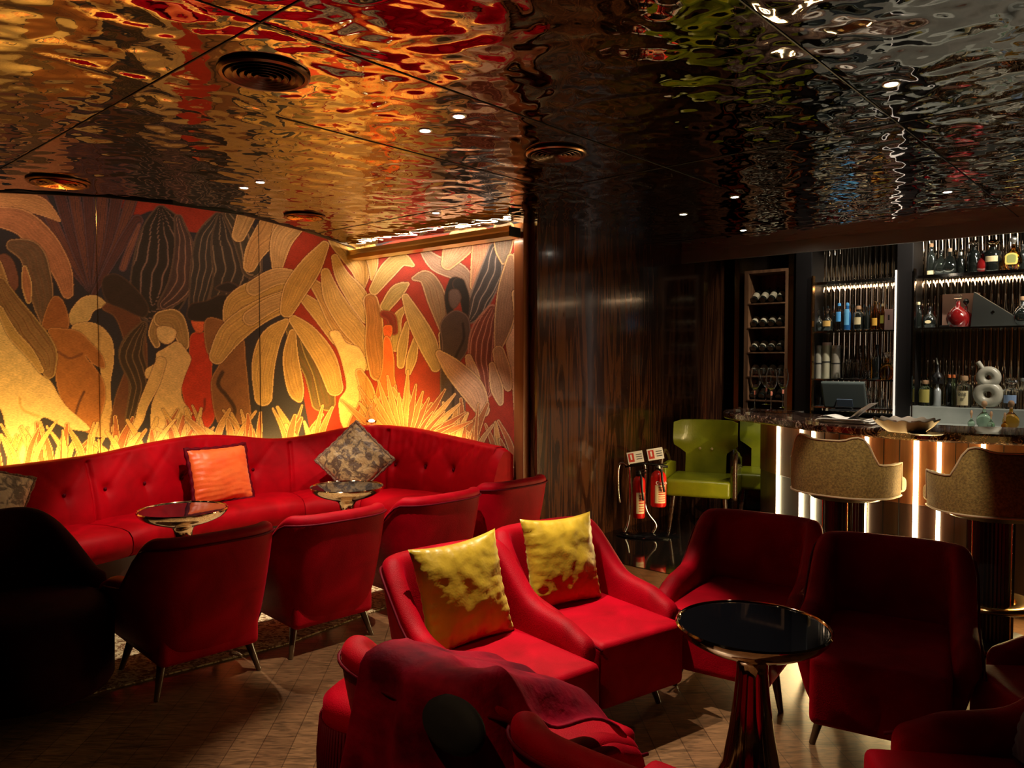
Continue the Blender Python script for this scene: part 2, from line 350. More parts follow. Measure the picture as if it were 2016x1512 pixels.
# gold cornice with the LED strip over the return mural wall
cz = H-.065
ca = UV(uc+.06, VCOR, 0); cb = UV(U1+.0, VCOR, 0); cm = (ca+cb)/2; Lc = (cb-ca).length; au = math.atan2(UY, UX)
cor = thing('light_cornice', 'gold metal light cornice along the top of the mural beside the wood wall', 'cornice', (cm.x, cm.y, cz), au)
pr = [(-.075, -.055), (-.078, -.02), (-.070, -.005), (-.062, .03), (-.052, .03), (-.052, 0), (.06, 0), (.06, -.055)]
cmb = MB(); cmb.loft([[Vector((sx*Lc/2, y, z)) for y, z in pr] for sx in (-1, 1)])
obj('channel', cmb, mat('gold_channel', (.62, .40, .12), .3, 1.0), cor)
obj('led_strip', MB().box((0, -.02, .008), (Lc-.06, .06, .006)), LEDC, cor)
# little black end bracket / cable
obj('end_cap', MB().box((Lc/2-.0, -.01, -.015), (.012, .12, .07)), BLACK, cor)
lamp('cornice_light', 'AREA', (cm.x, cm.y, cz+.02), 20, (1, .70, .40), shape='RECTANGLE', size=Lc-.1, size_y=.02, rot=(PI, 0, au))
lamp('mural_fill_light', 'AREA', (cm.x, cm.y, cz-.062), 8, (1, .74, .50), shape='RECTANGLE', size=Lc-.1, size_y=.02, aim=(cm.x+VX*.35, cm.y+VY*.35, cz-1.0))  # added fill lamp, replaces cornice light that would bounce onto the mural
# cove lamps hidden above the curved ceiling edge, washing the top of the long mural
for i in range(1, len(edge)-2):
    a, b2 = edge[i], edge[i+1]; m_ = (a+b2)/2
    ua_, va_ = uv(m_.x, m_.y); tgt = UV(U0, va_, 1.9)
    lamp('cove_light', 'AREA', (m_.x-UX*.05, m_.y-UY*.05, H+.10), 1.9*(b2-a).length, (1, .62, .34), shape='RECTANGLE', size=(b2-a).length*.8, size_y=.02, aim=tgt)
# ---------------- ceiling fittings
def diffuser(px, py, r, label, m=BLACK):
    p = at(px, py, H); t = thing('air_diffuser', label, 'air vent', (p.x, p.y, H-.008), group='round air diffusers in the ceiling')
    obj('rim', MB().lathe([(r, .004), (r, -.003), (r*.95, -.009), (r*.88, -.006), (r*.88, .004)], 48, cap=False), mat('bronze_rim', (.25, .14, .08), .3, 1.0), t, smooth=30)
    obj('backing', MB().lathe([(0, .003), (r*.9, .003), (r*.9, .001), (0, .001)], 40), BLKMATT, t)
    for k in range(5):
        rr = r*(.12+.155*k); obj('louver_ring', MB().lathe([(rr, -.002), (rr+r*.085, -.012), (rr+r*.095, -.011), (rr+r*.03, .000)], 40), m, t, smooth=40)
LOUV = mat('louver_bronze', (.10, .06, .04), .3, .8)
diffuser(520, 143, .165, 'large round black air diffuser in the ceiling, nearest to the camera', LOUV)
diffuser(1095, 300, .155, 'round air diffuser in the dark middle of the mirror ceiling', LOUV)
diffuser(115, 357, .17, 'round brassy air diffuser at the left edge of the ceiling over the mural', BRASS)
diffuser(600, 425, .15, 'round brassy air diffuser near the ceiling edge above the curved sofa', BRASS)
for k, (x, y, ax, ay, e, cone, col) in enumerate(SPOTS):
    z = H-.001
    lab = ['recessed ceiling spotlight above the gold-cushioned armchairs', 'recessed ceiling spotlight beside the one over the gold cushions, to its left', 'left one of the pair of ceiling spots over the sofa', 'right one of the pair of ceiling spots over the sofa',
           'ceiling spotlight above the second gold-cushioned armchair', 'ceiling spotlight before the mural corner', 'ceiling spotlight nearest to the camera on the left', 'ceiling spotlight above the green armchairs', 'ceiling spotlight over the fire extinguishers', 'ceiling spotlight that lights the backs of the gold bar stools', 'ceiling spotlight before the bar that lights the bottles', 'added unseen ceiling spotlight that brightens the draped armchair', 'added ceiling spotlight that brightens the wine glasses on the bar'][k]
    t = thing('ceiling_spotlight', lab, 'ceiling light', (x, y, z), group='recessed ceiling spotlights')
    obj('trim_ring', MB().lathe([(.034, .003), (.034, -.001), (.030, -.004), (.024, -.002), (.024, .003)], 24, cap=False), STEEL, t, smooth=40)
    obj('lens', MB().lathe([(0, -.003), (.022, -.002), (.022, .002), (0, .002)], 16), BULB, t)
    lamp('spot_light', 'SPOT', (x, y, z-.014), e, col, aim=(ax, ay, 0), spot_size=math.radians(cone), spot_blend=.35, shadow_soft_size=.015)
# ================================================================ MURAL (painted wall; colours are the paint's own)
def vnoise(x, y, s=0):
    return (np.sin(x*.031+np.sin(y*.023+s)*2.1+s)+np.sin(y*.037+np.sin(x*.019+2*s)*2.3)+np.sin((x+y)*.017+3*s))/3
class Paint:
    def __init__(s, X, Y, base): s.X = X; s.Y = Y; s.C = np.tile(np.array(base, float), (len(X), 1))
    def tf(s, sp, p): return [((x/2.479, y/2.479+350) if sp == 'a' else (x/2.7+500, y/2.7+400) if sp == 'b' else (x, y)) for x, y in p]
    def leaf(s, sp, P, col, stripes=5, amp=.28, line=(.72, .48, .24), dark=(.10, .04, .02), ow=2.2, sh=.25):
        sc = 2.479 if sp == 'a' else 2.7 if sp == 'b' else 1
        q = [(*s.tf(sp, [(x, y)])[0], w_/sc) for x, y, w_ in P]; q = catmull(q, 7)
        A = np.array(q); m = A[:, 2].max()+5
        sel = np.where((s.X > A[:, 0].min()-m) & (s.X < A[:, 0].max()+m) & (s.Y > A[:, 1].min()-m) & (s.Y < A[:, 1].max()+m))[0]
        if not len(sel): return
        x = s.X[sel]; y = s.Y[sel]; best = np.full(len(sel), 1e9); off = np.zeros(len(sel)); T = np.zeros(len(sel)); W = np.ones(len(sel))
        L = np.concatenate([[0], np.cumsum(np.hypot(np.diff(A[:, 0]), np.diff(A[:, 1])))])
        for i in range(len(A)-1):
            ax, ay, aw = A[i]; bx, by, bw = A[i+1]; dx, dy = bx-ax, by-ay; l2 = dx*dx+dy*dy+1e-9
            t = np.clip(((x-ax)*dx+(y-ay)*dy)/l2, 0, 1); ex = x-ax-t*dx; ey = y-ay-t*dy; d = np.hypot(ex, ey); w_ = np.maximum(aw+t*(bw-aw), .5)
            g = d-w_; up = g < best; best = np.where(up, g, best); o_ = np.sign(ex*dy-ey*dx)*d/w_
            off = np.where(up, o_, off); T = np.where(up, L[i]+t*math.sqrt(l2), T); W = np.where(up, w_, W)
        ins = best < 0; col = np.array(col, float)
        ph = off*stripes*2.0+np.sin(T*.06+P[0][0])*.9+np.sin(T*.15+P[0][1])*.35
        st = np.sin(ph); c = col*(1-sh*.5+sh*np.clip(st*.5+.5, 0, 1)[:, None])*(1-.38*sh*4*np.clip(np.abs(off)-.35, 0, 1)**1.5*(1+.6*np.sign(off)))[:, None]
        ln = np.clip((st-.80)/.2, 0, 1)[:, None]*amp*1.8; c = c*(1-ln)+np.array(dark)*1.6*ln
        c *= (1+.10*vnoise(x*5, y*5, 1))[:, None]
        fr = np.clip((best+ow*1.3)/(ow*.6), 0, 1)[:, None]; fr = np.where(ins[:, None], fr, 0)
        c = c*(1-fr)+np.array(line)*fr
        s.C[sel[ins]] = c[ins]
        rim = (best >= 0) & (best < 1.6); s.C[sel[rim]] = s.C[sel[rim]]*.45+np.array(dark)*.55
    def poly(s, sp, P, col, line=(.75, .5, .25), dark=(.12, .05, .02), ow=1.6, smooth=True):
        q = s.tf(sp, P); q = catmull(q, 6, True) if smooth else q
        A = np.array(q); m = 5
        sel = np.where((s.X > A[:, 0].min()-m) & (s.X < A[:, 0].max()+m) & (s.Y > A[:, 1].min()-m) & (s.Y < A[:, 1].max()+m))[0]
        if not len(sel): return
        x = s.X[sel]; y = s.Y[sel]; ins = np.zeros(len(sel), bool); D = np.full(len(sel), 1e9)
        for i in range(len(A)):
            ax, ay = A[i]; bx, by = A[(i+1) % len(A)]
            cr = ((ay > y) != (by > y)) & (x < (bx-ax)*(y-ay)/((by-ay) if abs(by-ay) > 1e-9 else 1e-9)+ax); ins ^= cr
            dx, dy = bx-ax, by-ay; t = np.clip(((x-ax)*dx+(y-ay)*dy)/(dx*dx+dy*dy+1e-9), 0, 1); D = np.minimum(D, np.hypot(x-ax-t*dx, y-ay-t*dy))
        col = np.array(col, float); c = col*(1+.10*vnoise(x*6, y*6, 2))[:, None]
        fr = np.clip((ow*1.4-D)/(ow*.6), 0, 1)[:, None]; c = c*(1-fr)+np.array(line)*fr
        s.C[sel[ins]] = c[ins]
        rim = (~ins) & (D < 1.5); s.C[sel[rim]] = s.C[sel[rim]]*.45+np.array(dark)*.55
    def stroke(s, sp, P, col, w_=1.5):
        sc = 2.479 if sp == 'a' else 2.7 if sp == 'b' else 1
        s.leaf(sp, [(x, y, w_*sc) for x, y in P], col, stripes=0, amp=0, line=col, dark=col, sh=0)
TAN = (.56, .36, .17); GTAN = (.60, .38, .13); BRN = (.26, .12, .055); DKB = (.022, .017, .020); DKL = (.10, .065, .055); NAVY = (.022, .020, .038)
RED = (.33, .025, .012); SKIN = (.78, .58, .30); MAU = (.22, .085, .065); SAL = (.48, .20, .10); PNK = (.60, .36, .22); MAR = (.22, .055, .035)
PURL = (.10, .05, .08)
def paint(X, Y):
    p = Paint(X, Y, NAVY)
    # red grounds
    p.poly('a', [(560, 60), (1100, 60), (1250, 170), (1180, 230), (1060, 200), (980, 260), (900, 250), (760, 160), (650, 180)], RED, line=RED, dark=RED)
    p.poly('b', [(110, 60), (500, 120), (640, 240), (760, 200), (1500, 100), (1500, 1550), (700, 1500), (300, 1200), (200, 700), (120, 300)], RED, line=RED, dark=RED, smooth=False)
    p.poly('a', [(0, 380), (60, 400), (90, 520), (40, 560), (-30, 520)], MAU, line=MAU)
    # dark upper fronds
    F = dict(line=PURL, dark=(.02, .012, .02), amp=.5)
    for i, (tx, ty) in enumerate(((120, 90), (200, 95), (290, 80), (360, 75), (430, 75), (500, 90), (570, 95), (640, 110), (670, 210))):
        p.leaf('a', [(455, 570, 12), ((455+tx)/2-20+6*i, 330, 26), (tx, ty, 30)], ((.15, .05, .04) if i % 2 else (.09, .03, .035)), 4, **F)
    p.leaf('a', [(600, 440, 20), (640, 330, 20), (680, 230, 12)], MAU, 3, **F)
    p.leaf('a', [(785, 165, 30), (800, 280, 110), (800, 420, 150), (770, 560, 135), (740, 640, 60)], DKB, 9, .6, line=DKL, dark=(.13, .08, .075))
    p.leaf('a', [(870, 200, 20), (900, 360, 50), (880, 520, 60), (800, 620, 30)], (.07, .04, .045), 5, .6, line=DKL, dark=(.2, .11, .09))
    p.leaf('a', [(1060, 190, 20), (1010, 300, 55), (990, 450, 60), (960, 640, 40)], (.04, .035, .04), 6, .6, line=DKL, dark=(.16, .11, .09))
    p.leaf('a', [(1080, 190, 20), (1110, 320, 80), (1130, 480, 90), (1080, 600, 60)], (.035, .03, .035), 6, .6, line=DKL, dark=(.14, .10, .08))
    p.leaf('a', [(1120, 180, 30), (1200, 300, 60), (1230, 440, 50)], (.06, .05, .04), 4, .6, line=DKL, dark=(.2, .14, .1))
    # left big leaves
    L = dict(line=(.62, .32, .17), dark=(.12, .05, .03))
    p.leaf('a', [(-10, 110, 45), (110, 120, 45), (200, 140, 42), (290, 208, 8)], (.55, .28, .13), 5, **L)
    p.leaf('a', [(-10, 190, 50), (110, 220, 62), (220, 320, 62), (300, 450, 50), (330, 560, 30)], (.46, .19, .10), 6, **L)
    p.leaf('a', [(60, 330, 30), (150, 370, 60), (190, 490, 62), (210, 610, 50), (215, 700, 20)], (.17, .10, .065), 6, .4, line=(.40, .24, .14))
    p.leaf('a', [(120, 440, 12), (130, 520, 26), (140, 600, 14)], SAL, 2)
    p.leaf('a', [(-30, 430, 40), (0, 540, 45), (-10, 640, 40)], (.5, .28, .12), 4)
    # orange-brown figure and cream veil beside it
    p.poly('a', [(350, 640), (400, 585), (470, 575), (520, 620), (460, 650), (430, 700), (360, 720), (335, 690)], (.62, .44, .2))
    p.poly('a', [(350, 730), (430, 705), (500, 730), (550, 800), (555, 900), (540, 1000), (545, 1120), (560, 1250), (450, 1250), (500, 1100), (480, 900), (400, 830)], (.62, .40, .17))
    p.poly('a', [(620, 900), (600, 780), (560, 680), (500, 640), (530, 610), (620, 620), (700, 720), (720, 900), (700, 1060), (640, 1250), (540, 1250), (560, 1080)], (.13, .045, .025), line=(.2, .09, .05))
    p.poly('a', [(250, 590), (300, 590), (335, 680), (325, 745), (250, 745), (205, 720)], (.34, .12, .04), line=(.5, .22, .09))
    p.poly('a', [(235, 745), (300, 735), (385, 750), (440, 800), (500, 870), (508, 930), (440, 900), (420, 870), (500, 980), (515, 1070), (490, 1170), (450, 1250), (350, 1180), (290, 1060), (270, 950), (280, 850)], (.40, .15, .045), line=(.55, .25, .10))
    p.stroke('a', [(285, 850), (340, 880), (400, 860)], (.2, .07, .03)); p.stroke('a', [(410, 1045), (385, 1100), (370, 1150)], (.12, .04, .02))
    # big yellow figure with striped hair at far left
    p.poly('a', [(-60, 600), (30, 700), (110, 820), (190, 950), (245, 990), (320, 1110), (440, 1225), (330, 1225), (200, 1175), (190, 1390), (60, 1390), (15, 1160), (-60, 1000)], SKIN)
    p.stroke('a', [(95, 1070), (110, 1130), (190, 1165)], (.62, .40, .16))
    p.leaf('a', [(0, 520, 35), (50, 620, 55), (130, 740, 70), (215, 850, 62), (240, 950, 30)], (.30, .17, .08), 6, .5, line=(.5, .32, .14))
    p.leaf('a', [(0, 640, 15), (60, 760, 25), (140, 850, 25), (200, 940, 14)], (.55, .36, .14), 3)
    # dark hair masses / hats
    p.poly('a', [(500, 500), (560, 470), (640, 520), (720, 620), (700, 680), (600, 640), (520, 600)], (.03, .016, .015), line=(.05, .03, .03))
    p.leaf('a', [(700, 720, 20), (640, 850, 60), (680, 1000, 50), (650, 1180, 40)], (.05, .03, .022), 6, .6, line=(.14, .08, .05), dark=(.13, .08, .05))
    # red figure and hats
    p.poly('a', [(930, 770), (1000, 755), (1040, 800), (1035, 950), (1050, 1080), (1045, 1180), (1000, 1230), (930, 1230), (900, 1100), (885, 1000), (920, 900)], (.55, .035, .012), line=(.6, .12, .04))
    p.stroke('a', [(1000, 1080), (990, 1140), (930, 1160)], (.25, .02, .01))
    p.poly('a', [(935, 695), (1005, 695), (995, 745), (960, 755)], (.75, .14, .05), line=(.6, .1, .04))
    p.poly('a', [(920, 690), (930, 620), (1010, 600), (1080, 570), (1150, 590), (1110, 680), (1030, 700)], (.018, .012, .014), line=(.05, .03, .03))
    p.poly('a', [(1050, 540), (1110, 510), (1160, 530), (1120, 560)], (.02, .015, .02), line=(.06, .04, .05))
    # brown figure seen from behind
    p.poly('a', [(1000, 700), (1070, 690), (1180, 760), (1200, 900), (1215, 1050), (1220, 1190), (1140, 1200), (1060, 1190), (1030, 1000), (1070, 900), (1010, 850)], (.27, .115, .045), line=(.42, .2, .09))
    p.stroke('a', [(1085, 950), (1065, 1010), (1110, 1070), (1145, 1130), (1130, 1190)], (.06, .025, .015), 3)
    # pale standing woman
    p.leaf('a', [(770, 690, 25), (750, 760, 26), (765, 815, 16)], (.38, .24, .10), 3)
    p.leaf('a', [(790, 690, 40), (850, 690, 45), (885, 760, 36), (900, 820, 22)], (.40, .25, .10), 4)
    p.poly('a', [(790, 840), (830, 815), (870, 800), (915, 850), (932, 890), (905, 960), (885, 1030), (895, 1090), (930, 1140), (925, 1210), (905, 1280), (745, 1290), (735, 1200), (740, 1110), (765, 1030), (745, 985), (712, 975), (712, 935), (755, 905), (765, 855)], (.74, .52, .24))
    p.leaf('a', [(785, 900, 26), (750, 1000, 30), (700, 1110, 24), (675, 1190, 20), (610, 1290, 14)], (.70, .48, .21), 0, 0)
    p.poly('a', [(765, 735), (810, 725), (858, 745), (850, 790), (815, 812), (775, 790)], (.78, .56, .27), dark=(.2, .1, .05))
    p.stroke('a', [(885, 1150), (870, 1200), (850, 1250)], (.45, .28, .1))
    # right-hand golden leaves of the long wall
    p.leaf('a', [(1200, 190, 45), (1165, 280, 34)], TAN, 3)
    p.leaf('a', [(1330, 240, 70), (1250, 350, 50), (1218, 430, 32)], (.58, .34, .14), 4)
    p.leaf('a', [(1390, 250, 60), (1360, 350, 45), (1355, 430, 26)], (.60, .36, .15), 4)
    p.leaf('a', [(1420, 500, 45), (1260, 545, 52), (1150, 610, 50), (1110, 690, 22)], GTAN, 5)
    p.leaf('a', [(1420, 590, 50), (1260, 660, 58), (1130, 760, 62), (1060, 870, 40)], GTAN, 5)
    p.leaf('b', [(230, 90, 60), (150, 190, 60), (125, 330, 32)], TAN, 5)
    p.leaf('b', [(560, 150, 40), (450, 170, 60), (560, 330, 55), (575, 440, 20)], GTAN, 5)
    p.leaf('b', [(590, 180, 40), (630, 300, 32), (630, 400, 12)], GTAN, 3)
    for i, (a_, b_) in enumerate(((330, 360), (400, 420))):
        p.leaf('b', [(180+i*60, 640, 20), (250+i*60, 780, 50), (320+i*45, 900, 55), (350+i*40, 1060, 45)], (.13, .09, .035), 5, .5, line=(.34, .24, .09))
    p.leaf('b', [(170, 630, 18), (90, 720, 55), (50, 860, 62), (50, 1030, 48)], GTAN, 6)
    p.leaf('b', [(205, 690, 20), (195, 820, 42), (220, 980, 45), (240, 1040, 20)], (.5, .30, .10), 4)
    p.leaf('b', [(240, 400, 35), (120, 390, 45), (0, 450, 42)], TAN, 4)
    p.leaf('b', [(210, 490, 30), (90, 540, 40), (-20, 610, 40)], TAN, 4)
    p.leaf('b', [(210, 620, 25), (290, 700, 50), (380, 830, 58), (430, 980, 45)], GTAN, 5)
    p.leaf('b', [(260, 500, 25), (370, 600, 50), (470, 720, 55), (560, 800, 48), (600, 870, 18)], GTAN, 5)
    p.leaf('b', [(320, 430, 25), (380, 500, 45), (450, 640, 48), (520, 720, 30)], (.52, .30, .10), 4)
    p.leaf('b', [(380, 370, 25), (420, 500, 50), (510, 640, 58), (585, 740, 45), (590, 800, 20)], GTAN, 5)
    p.leaf('b', [(430, 290, 20), (470, 390, 38), (550, 500, 55), (600, 610, 32)], (.62, .40, .14), 5)
    p.leaf('b', [(375, 225, 25), (300, 340, 58), (220, 460, 62), (175, 570, 38)], (.56, .34, .11), 6)
    # glowing figure in the corner
    p.poly('b', [(400, 690), (450, 680), (490, 740), (560, 770), (600, 860), (575, 930), (590, 1080), (600, 1200), (480, 1200), (450, 1060), (490, 980), (470, 860), (440, 770)], (.82, .62, .26))
    # brown figure + red figure of the return wall
    p.leaf('b', [(620, 520, 40), (640, 620, 45), (640, 760, 50), (660, 900, 45)], (.45, .20, .07), 4)
    p.leaf('b', [(560, 900, 20), (600, 1000, 40), (620, 1200, 60)], (.60, .32, .10), 4)
    p.leaf('b', [(845, 330, 10), (780, 300, 38), (710, 360, 45), (640, 460, 28)], (.46, .33, .12), 5)
    p.leaf('b', [(815, 430, 12), (760, 470, 38), (700, 550, 30)], (.44, .32, .12), 4)
    p.leaf('b', [(800, 560, 14), (760, 620, 26), (755, 760, 30)], (.5, .34, .12), 3)
    p.leaf('b', [(690, 590, 20), (730, 610, 26), (745, 680, 20)], (.20, .02, .015), 2, line=(.3, .05, .03))
    p.poly('b', [(690, 655), (730, 650), (735, 690), (715, 720), (690, 700)], (.80, .13, .03), line=(.8, .2, .06))
    p.poly('b', [(690, 720), (725, 725), (745, 830), (750, 940), (790, 1100), (800, 1200), (640, 1200), (650, 1000), (680, 880)], (.78, .15, .035), line=(.8, .3, .1))
    p.leaf('b', [(850, 400, 12), (920, 400, 40), (975, 520, 52), (1005, 670, 22)], (.30, .19, .11), 5, .4, line=(.55, .34, .2))
    p.leaf('b', [(815, 640, 14), (790, 760, 28), (780, 860, 20)], (.46, .30, .12), 3)
    p.leaf('b', [(860, 720, 14), (840, 820, 28), (820, 900, 16)], (.46, .30, .12), 3)
    p.leaf('b', [(805, 500, 20), (860, 620, 45), (925, 750, 52), (965, 870, 28)], (.50, .34, .14), 6)
    p.leaf('b', [(890, 240, 16), (970, 320, 42), (1090, 370, 48), (1140, 460, 40), (1160, 540, 20)], (.36, .24, .18), 5, line=(.6, .42, .3))
    p.leaf('b', [(1170, 150, 60), (1090, 220, 75), (1030, 320, 35)], PNK, 7)
    p.leaf('b', [(1215, 180, 50), (1215, 300, 62), (1170, 440, 22)], (.56, .28, .17), 6, dark=(.3, .05, .03))
    p.leaf('b', [(1290, 250, 45), (1250, 400, 62), (1180, 560, 50), (1150, 620, 20)], (.055, .05, .055), 5, .6, line=(.22, .17, .15), dark=(.2, .16, .14))
    p.leaf('b', [(1330, 150, 60), (1325, 240, 45), (1325, 315, 12)], (.24, .19, .15), 5)
    p.leaf('b', [(1390, 290, 25), (1430, 420, 40), (1450, 560, 40)], (.25, .15, .12), 5)
    # dark woman
    p.leaf('b', [(1000, 700, 20), (1010, 850, 20), (1020, 1000, 25)], (.05, .03, .03), 2)
    p.leaf('b', [(1070, 430, 38), (1045, 500, 32), (1040, 590, 14)], (.010, .008, .010), 0, 0, line=(.02, .015, .015))
    p.leaf('b', [(1090, 430, 32), (1120, 510, 26), (1125, 600, 14)], (.010, .008, .010), 0, 0, line=(.02, .015, .015))
    p.poly('b', [(1030, 590), (1080, 570), (1140, 610), (1150, 720), (1125, 800), (1090, 860), (1120, 950), (1110, 1240), (1010, 1240), (990, 950), (1000, 760), (990, 650)], (.075, .045, .04), line=(.17, .11, .10))
    p.stroke('b', [(1110, 640), (1115, 720), (1080, 800), (1060, 850)], (.02, .012, .012)); p.stroke('b', [(1060, 860), (1058, 1000), (1060, 1230)], (.02, .012, .012))
    p.poly('b', [(1040, 470), (1080, 460), (1100, 500), (1085, 540), (1060, 560), (1040, 530)], (.13, .08, .07), line=(.1, .06, .06))
    # right part
    p.leaf('b', [(1265, 570, 30), (1215, 690, 62), (1205, 830, 62), (1230, 1000, 35)], MAR, 7, .5, line=(.48, .2, .14), dark=(.45, .2, .14))
    p.leaf('b', [(1140, 820, 18), (1165, 910, 32), (1190, 1000, 22)], PNK, 3)
    p.leaf('b', [(1370, 640, 40), (1400, 760, 60), (1430, 950, 60), (1440, 1150, 55)], (.72, .50, .34), 0, 0)
    p.leaf('b', [(1365, 290, 20), (1350, 450, 52), (1330, 620, 52), (1300, 760, 24)], (.33, .19, .12), 6)
    p.leaf('b', [(1390, 480, 20), (1420, 620, 34), (1450, 760, 30)], (.55, .34, .2), 5)
    p.leaf('b', [(1300, 790, 32), (1325, 890, 40), (1350, 980, 20)], (.50, .30, .17), 4)
    p.leaf('b', [(1265, 860, 16), (1290, 980, 34), (1310, 1060, 16)], (.50, .30, .17), 4)
    p.leaf('b', [(985, 800, 20), (1060, 880, 52), (1160, 990, 65), (1215, 1100, 38)], PNK, 6)
    # flame-like grass along the bottom, in front of everything
    rg = random.Random(3)
    def bottom(x): return np.interp(x, [-200, 0, 190, 300, 400, 540, 640, 720, 800, 880, 960, 1060], [905, 905, 900, 880, 865, 872, 868, 850, 848, 868, 890, 915])
    cols = [(.66, .42, .15), (.50, .26, .09), (.72, .50, .2), (.36, .12, .05), (.60, .34, .12), (.44, .13, .05)]
    for i in range(150):
        bx = rg.uniform(-20, 1045)
        if 640 < bx < 715 and i % 4: continue
        by = bottom(bx)+12; h_ = rg.uniform(35, 85)*(1.25 if bx > 760 else 1); ln_ = rg.uniform(-45, 45)
        wd = rg.uniform(4, 8)
        p.leaf('p', [(bx, by, wd), (bx+ln_*.35, by-h_*.5, wd), (bx+ln_, by-h_, wd*.45)], rg.choice(cols) if bx < 900 else rg.choice(cols[3:]+[(.5, .28, .14)]), 2, .3, ow=1.2)
    for k in range(17):                                   # fan by the red figure
        a = math.radians(20+k*8.2); R = rg.uniform(95, 150)
        bx, by = 792, 880
        p.leaf('p', [(bx+math.cos(a)*15, by-math.sin(a)*10, 6), (bx+math.cos(a)*R*.6, by-math.sin(a)*R*.55, 7), (bx+math.cos(a)*R*1.0, by-math.sin(a)*R*1.02, 2)], rg.choice([(.62, .27, .10), (.5, .16, .06), (.66, .38, .15), (.34, .09, .04)]), 2, .4, ow=1.1)
    for k in range(7):
        a = math.radians(8+k*9); R = rg.uniform(90, 125); bx, by = 800, 885
        p.leaf('p', [(bx+20, by-5, 4), (bx+math.cos(a)*R*.6, by-math.sin(a)*R*.35-8, 5), (bx+math.cos(a)*R, by-math.sin(a)*R*.75, 2)], rg.choice([(.26, .07, .03), (.45, .17, .07)]), 2, .4, ow=1.1)
    return p.C
MM = mat('painted_mural', (.5, .3, .1), .8)
n, l, b = nodes(MM); vcn = n.new('ShaderNodeVertexColor'); vcn.layer_name = 'paint'
tc = n.new('ShaderNodeTexCoord'); mp = n.new('ShaderNodeMapping'); mp.inputs['Scale'].default_value = (60, 60, 300); l.new(tc.outputs['Object'], mp.inputs[0])
nz = n.new('ShaderNodeTexNoise'); nz.inputs['Scale'].default_value = 1; nz.inputs['Detail'].default_value = 2; l.new(mp.outputs[0], nz.inputs[0])
rp = n.new('ShaderNodeValToRGB'); rp.color_ramp.elements[0].position = .3; rp.color_ramp.elements[0].color = (.72, .72, .72, 1); rp.color_ramp.elements[1].position = .7; rp.color_ramp.elements[1].color = (1.2, 1.2, 1.2, 1); l.new(nz.outputs[0], rp.inputs[0])
mx = n.new('ShaderNodeMix'); mx.data_type = 'RGBA'; mx.blend_type = 'MULTIPLY'; mx.inputs['Factor'].default_value = 1
l.new(vcn.outputs[0], mx.inputs['A']); l.new(rp.outputs[0], mx.inputs['B']); l.new(mx.outputs['Result'], b.inputs['Base Color'])
def mural_wall(name, A, B, z0, z1, d):
    A, B = Vector(A), Vector(B); L = (B-A).length; nu = int(L/d)+1; nz_ = int((z1-z0)/d)+1
    t = np.linspace(0, 1, nu); z = np.linspace(z0, z1, nz_); T, Z = np.meshgrid(t, z)
    V = np.stack([A.x+(B.x-A.x)*T, A.y+(B.y-A.y)*T, Z], -1).reshape(-1, 3)
    X, Y = proj(V); X = np.where(X < 0, -X, X)
    C = np.clip(paint(X, Y), 0, 1)
    idx = np.arange(nu*nz_).reshape(nz_, nu); F = np.stack([idx[:-1, :-1], idx[:-1, 1:], idx[1:, 1:], idx[1:, :-1]], -1).reshape(-1, 4)
    me = grid_mesh(name, V, F); ca = me.color_attributes.new('paint', 'FLOAT_COLOR', 'POINT')
    ca.data.foreach_set('color', np.concatenate([C, np.ones((len(C), 1))], 1).astype(np.float32).ravel()); me.materials.append(MM)
    o = struct(link(bpy.data.objects.new(name, me))); md = o.modifiers.new('thick', 'SOLIDIFY'); md.thickness = .02; md.offset = -1
    return o
wall_l = mural_wall('wall_left', UV(U0, V0-4.6), UV(U0, V0), .45, HT, .0052)
wall_m = mural_wall('wall_middle', UV(U0, V0), UV(U1-.06, V0), .45, HT, .0052)
wall('wall_left_rear', UV(U0, VF), UV(U0, V0-4.6), 0, HT, BLKMATT, .1, 1)
wall('baseboard_left', UV(U0, V0-4.6), UV(U0, V0+.1), 0, .45, BLKMATT, .1, 1)
wall('baseboard_middle', UV(U0, V0), UV(U1, V0), 0, .45, BLKMATT, .1, 1)
wall('wall_middle_backing', UV(U0-.1, V0+.022), UV(U1, V0+.022), 0, HT, BLKMATT, .1, 1)
wall('wall_left_backing', UV(U0-.022, VF), UV(U0-.022, V0+.1), 0, HT, BLKMATT, .1, 1)
# sheet joints of the mural
for k, (px, mm) in enumerate(((194, BRASS), (512, SEAM))):
    p = at_u(px, U0); vv = uv(p.x, p.y)[1]
    struct(obj('trim_%d' % (30+k), MB().box(UV(U0+.002, vv, 1.9), (.004, .003, 2.3), math.atan2(UY, UX)), mm))
# ================================================================ CURVED SOFA
bp_ = [(-3.75, 3.95), (-3.30, 4.55), (-2.98, 5.0), (-2.78, 5.35), (-2.48, 5.80), (-2.12, 6.20), (-1.66, 6.47), (-1.11, 6.52), (-.62, 6.28), (-.34, 6.02), (-.21, 5.89)]
cur = catmull(bp_, 26); seg = [0]
for a, b2 in zip(cur, cur[1:]): seg.append(seg[-1]+math.hypot(b2[0]-a[0], b2[1]-a[1]))
LT = seg[-1]
def on_path(s):
    s = min(max(s, 0), LT)
    for i in range(len(seg)-1):
        if s <= seg[i+1]+1e-9:
            t = (s-seg[i])/(seg[i+1]-seg[i]+1e-9); a, b2 = cur[i], cur[i+1]
            p = Vector((a[0]+(b2[0]-a[0])*t, a[1]+(b2[1]-a[1])*t, 0)); break
    return p
def frame_at(s):
    a = on_path(s-.06); b2 = on_path(s+.06); t = (b2-a).normalized(); return on_path(s), t, Vector((t.y, -t.x, 0))    # n points into the room
hx = []; 
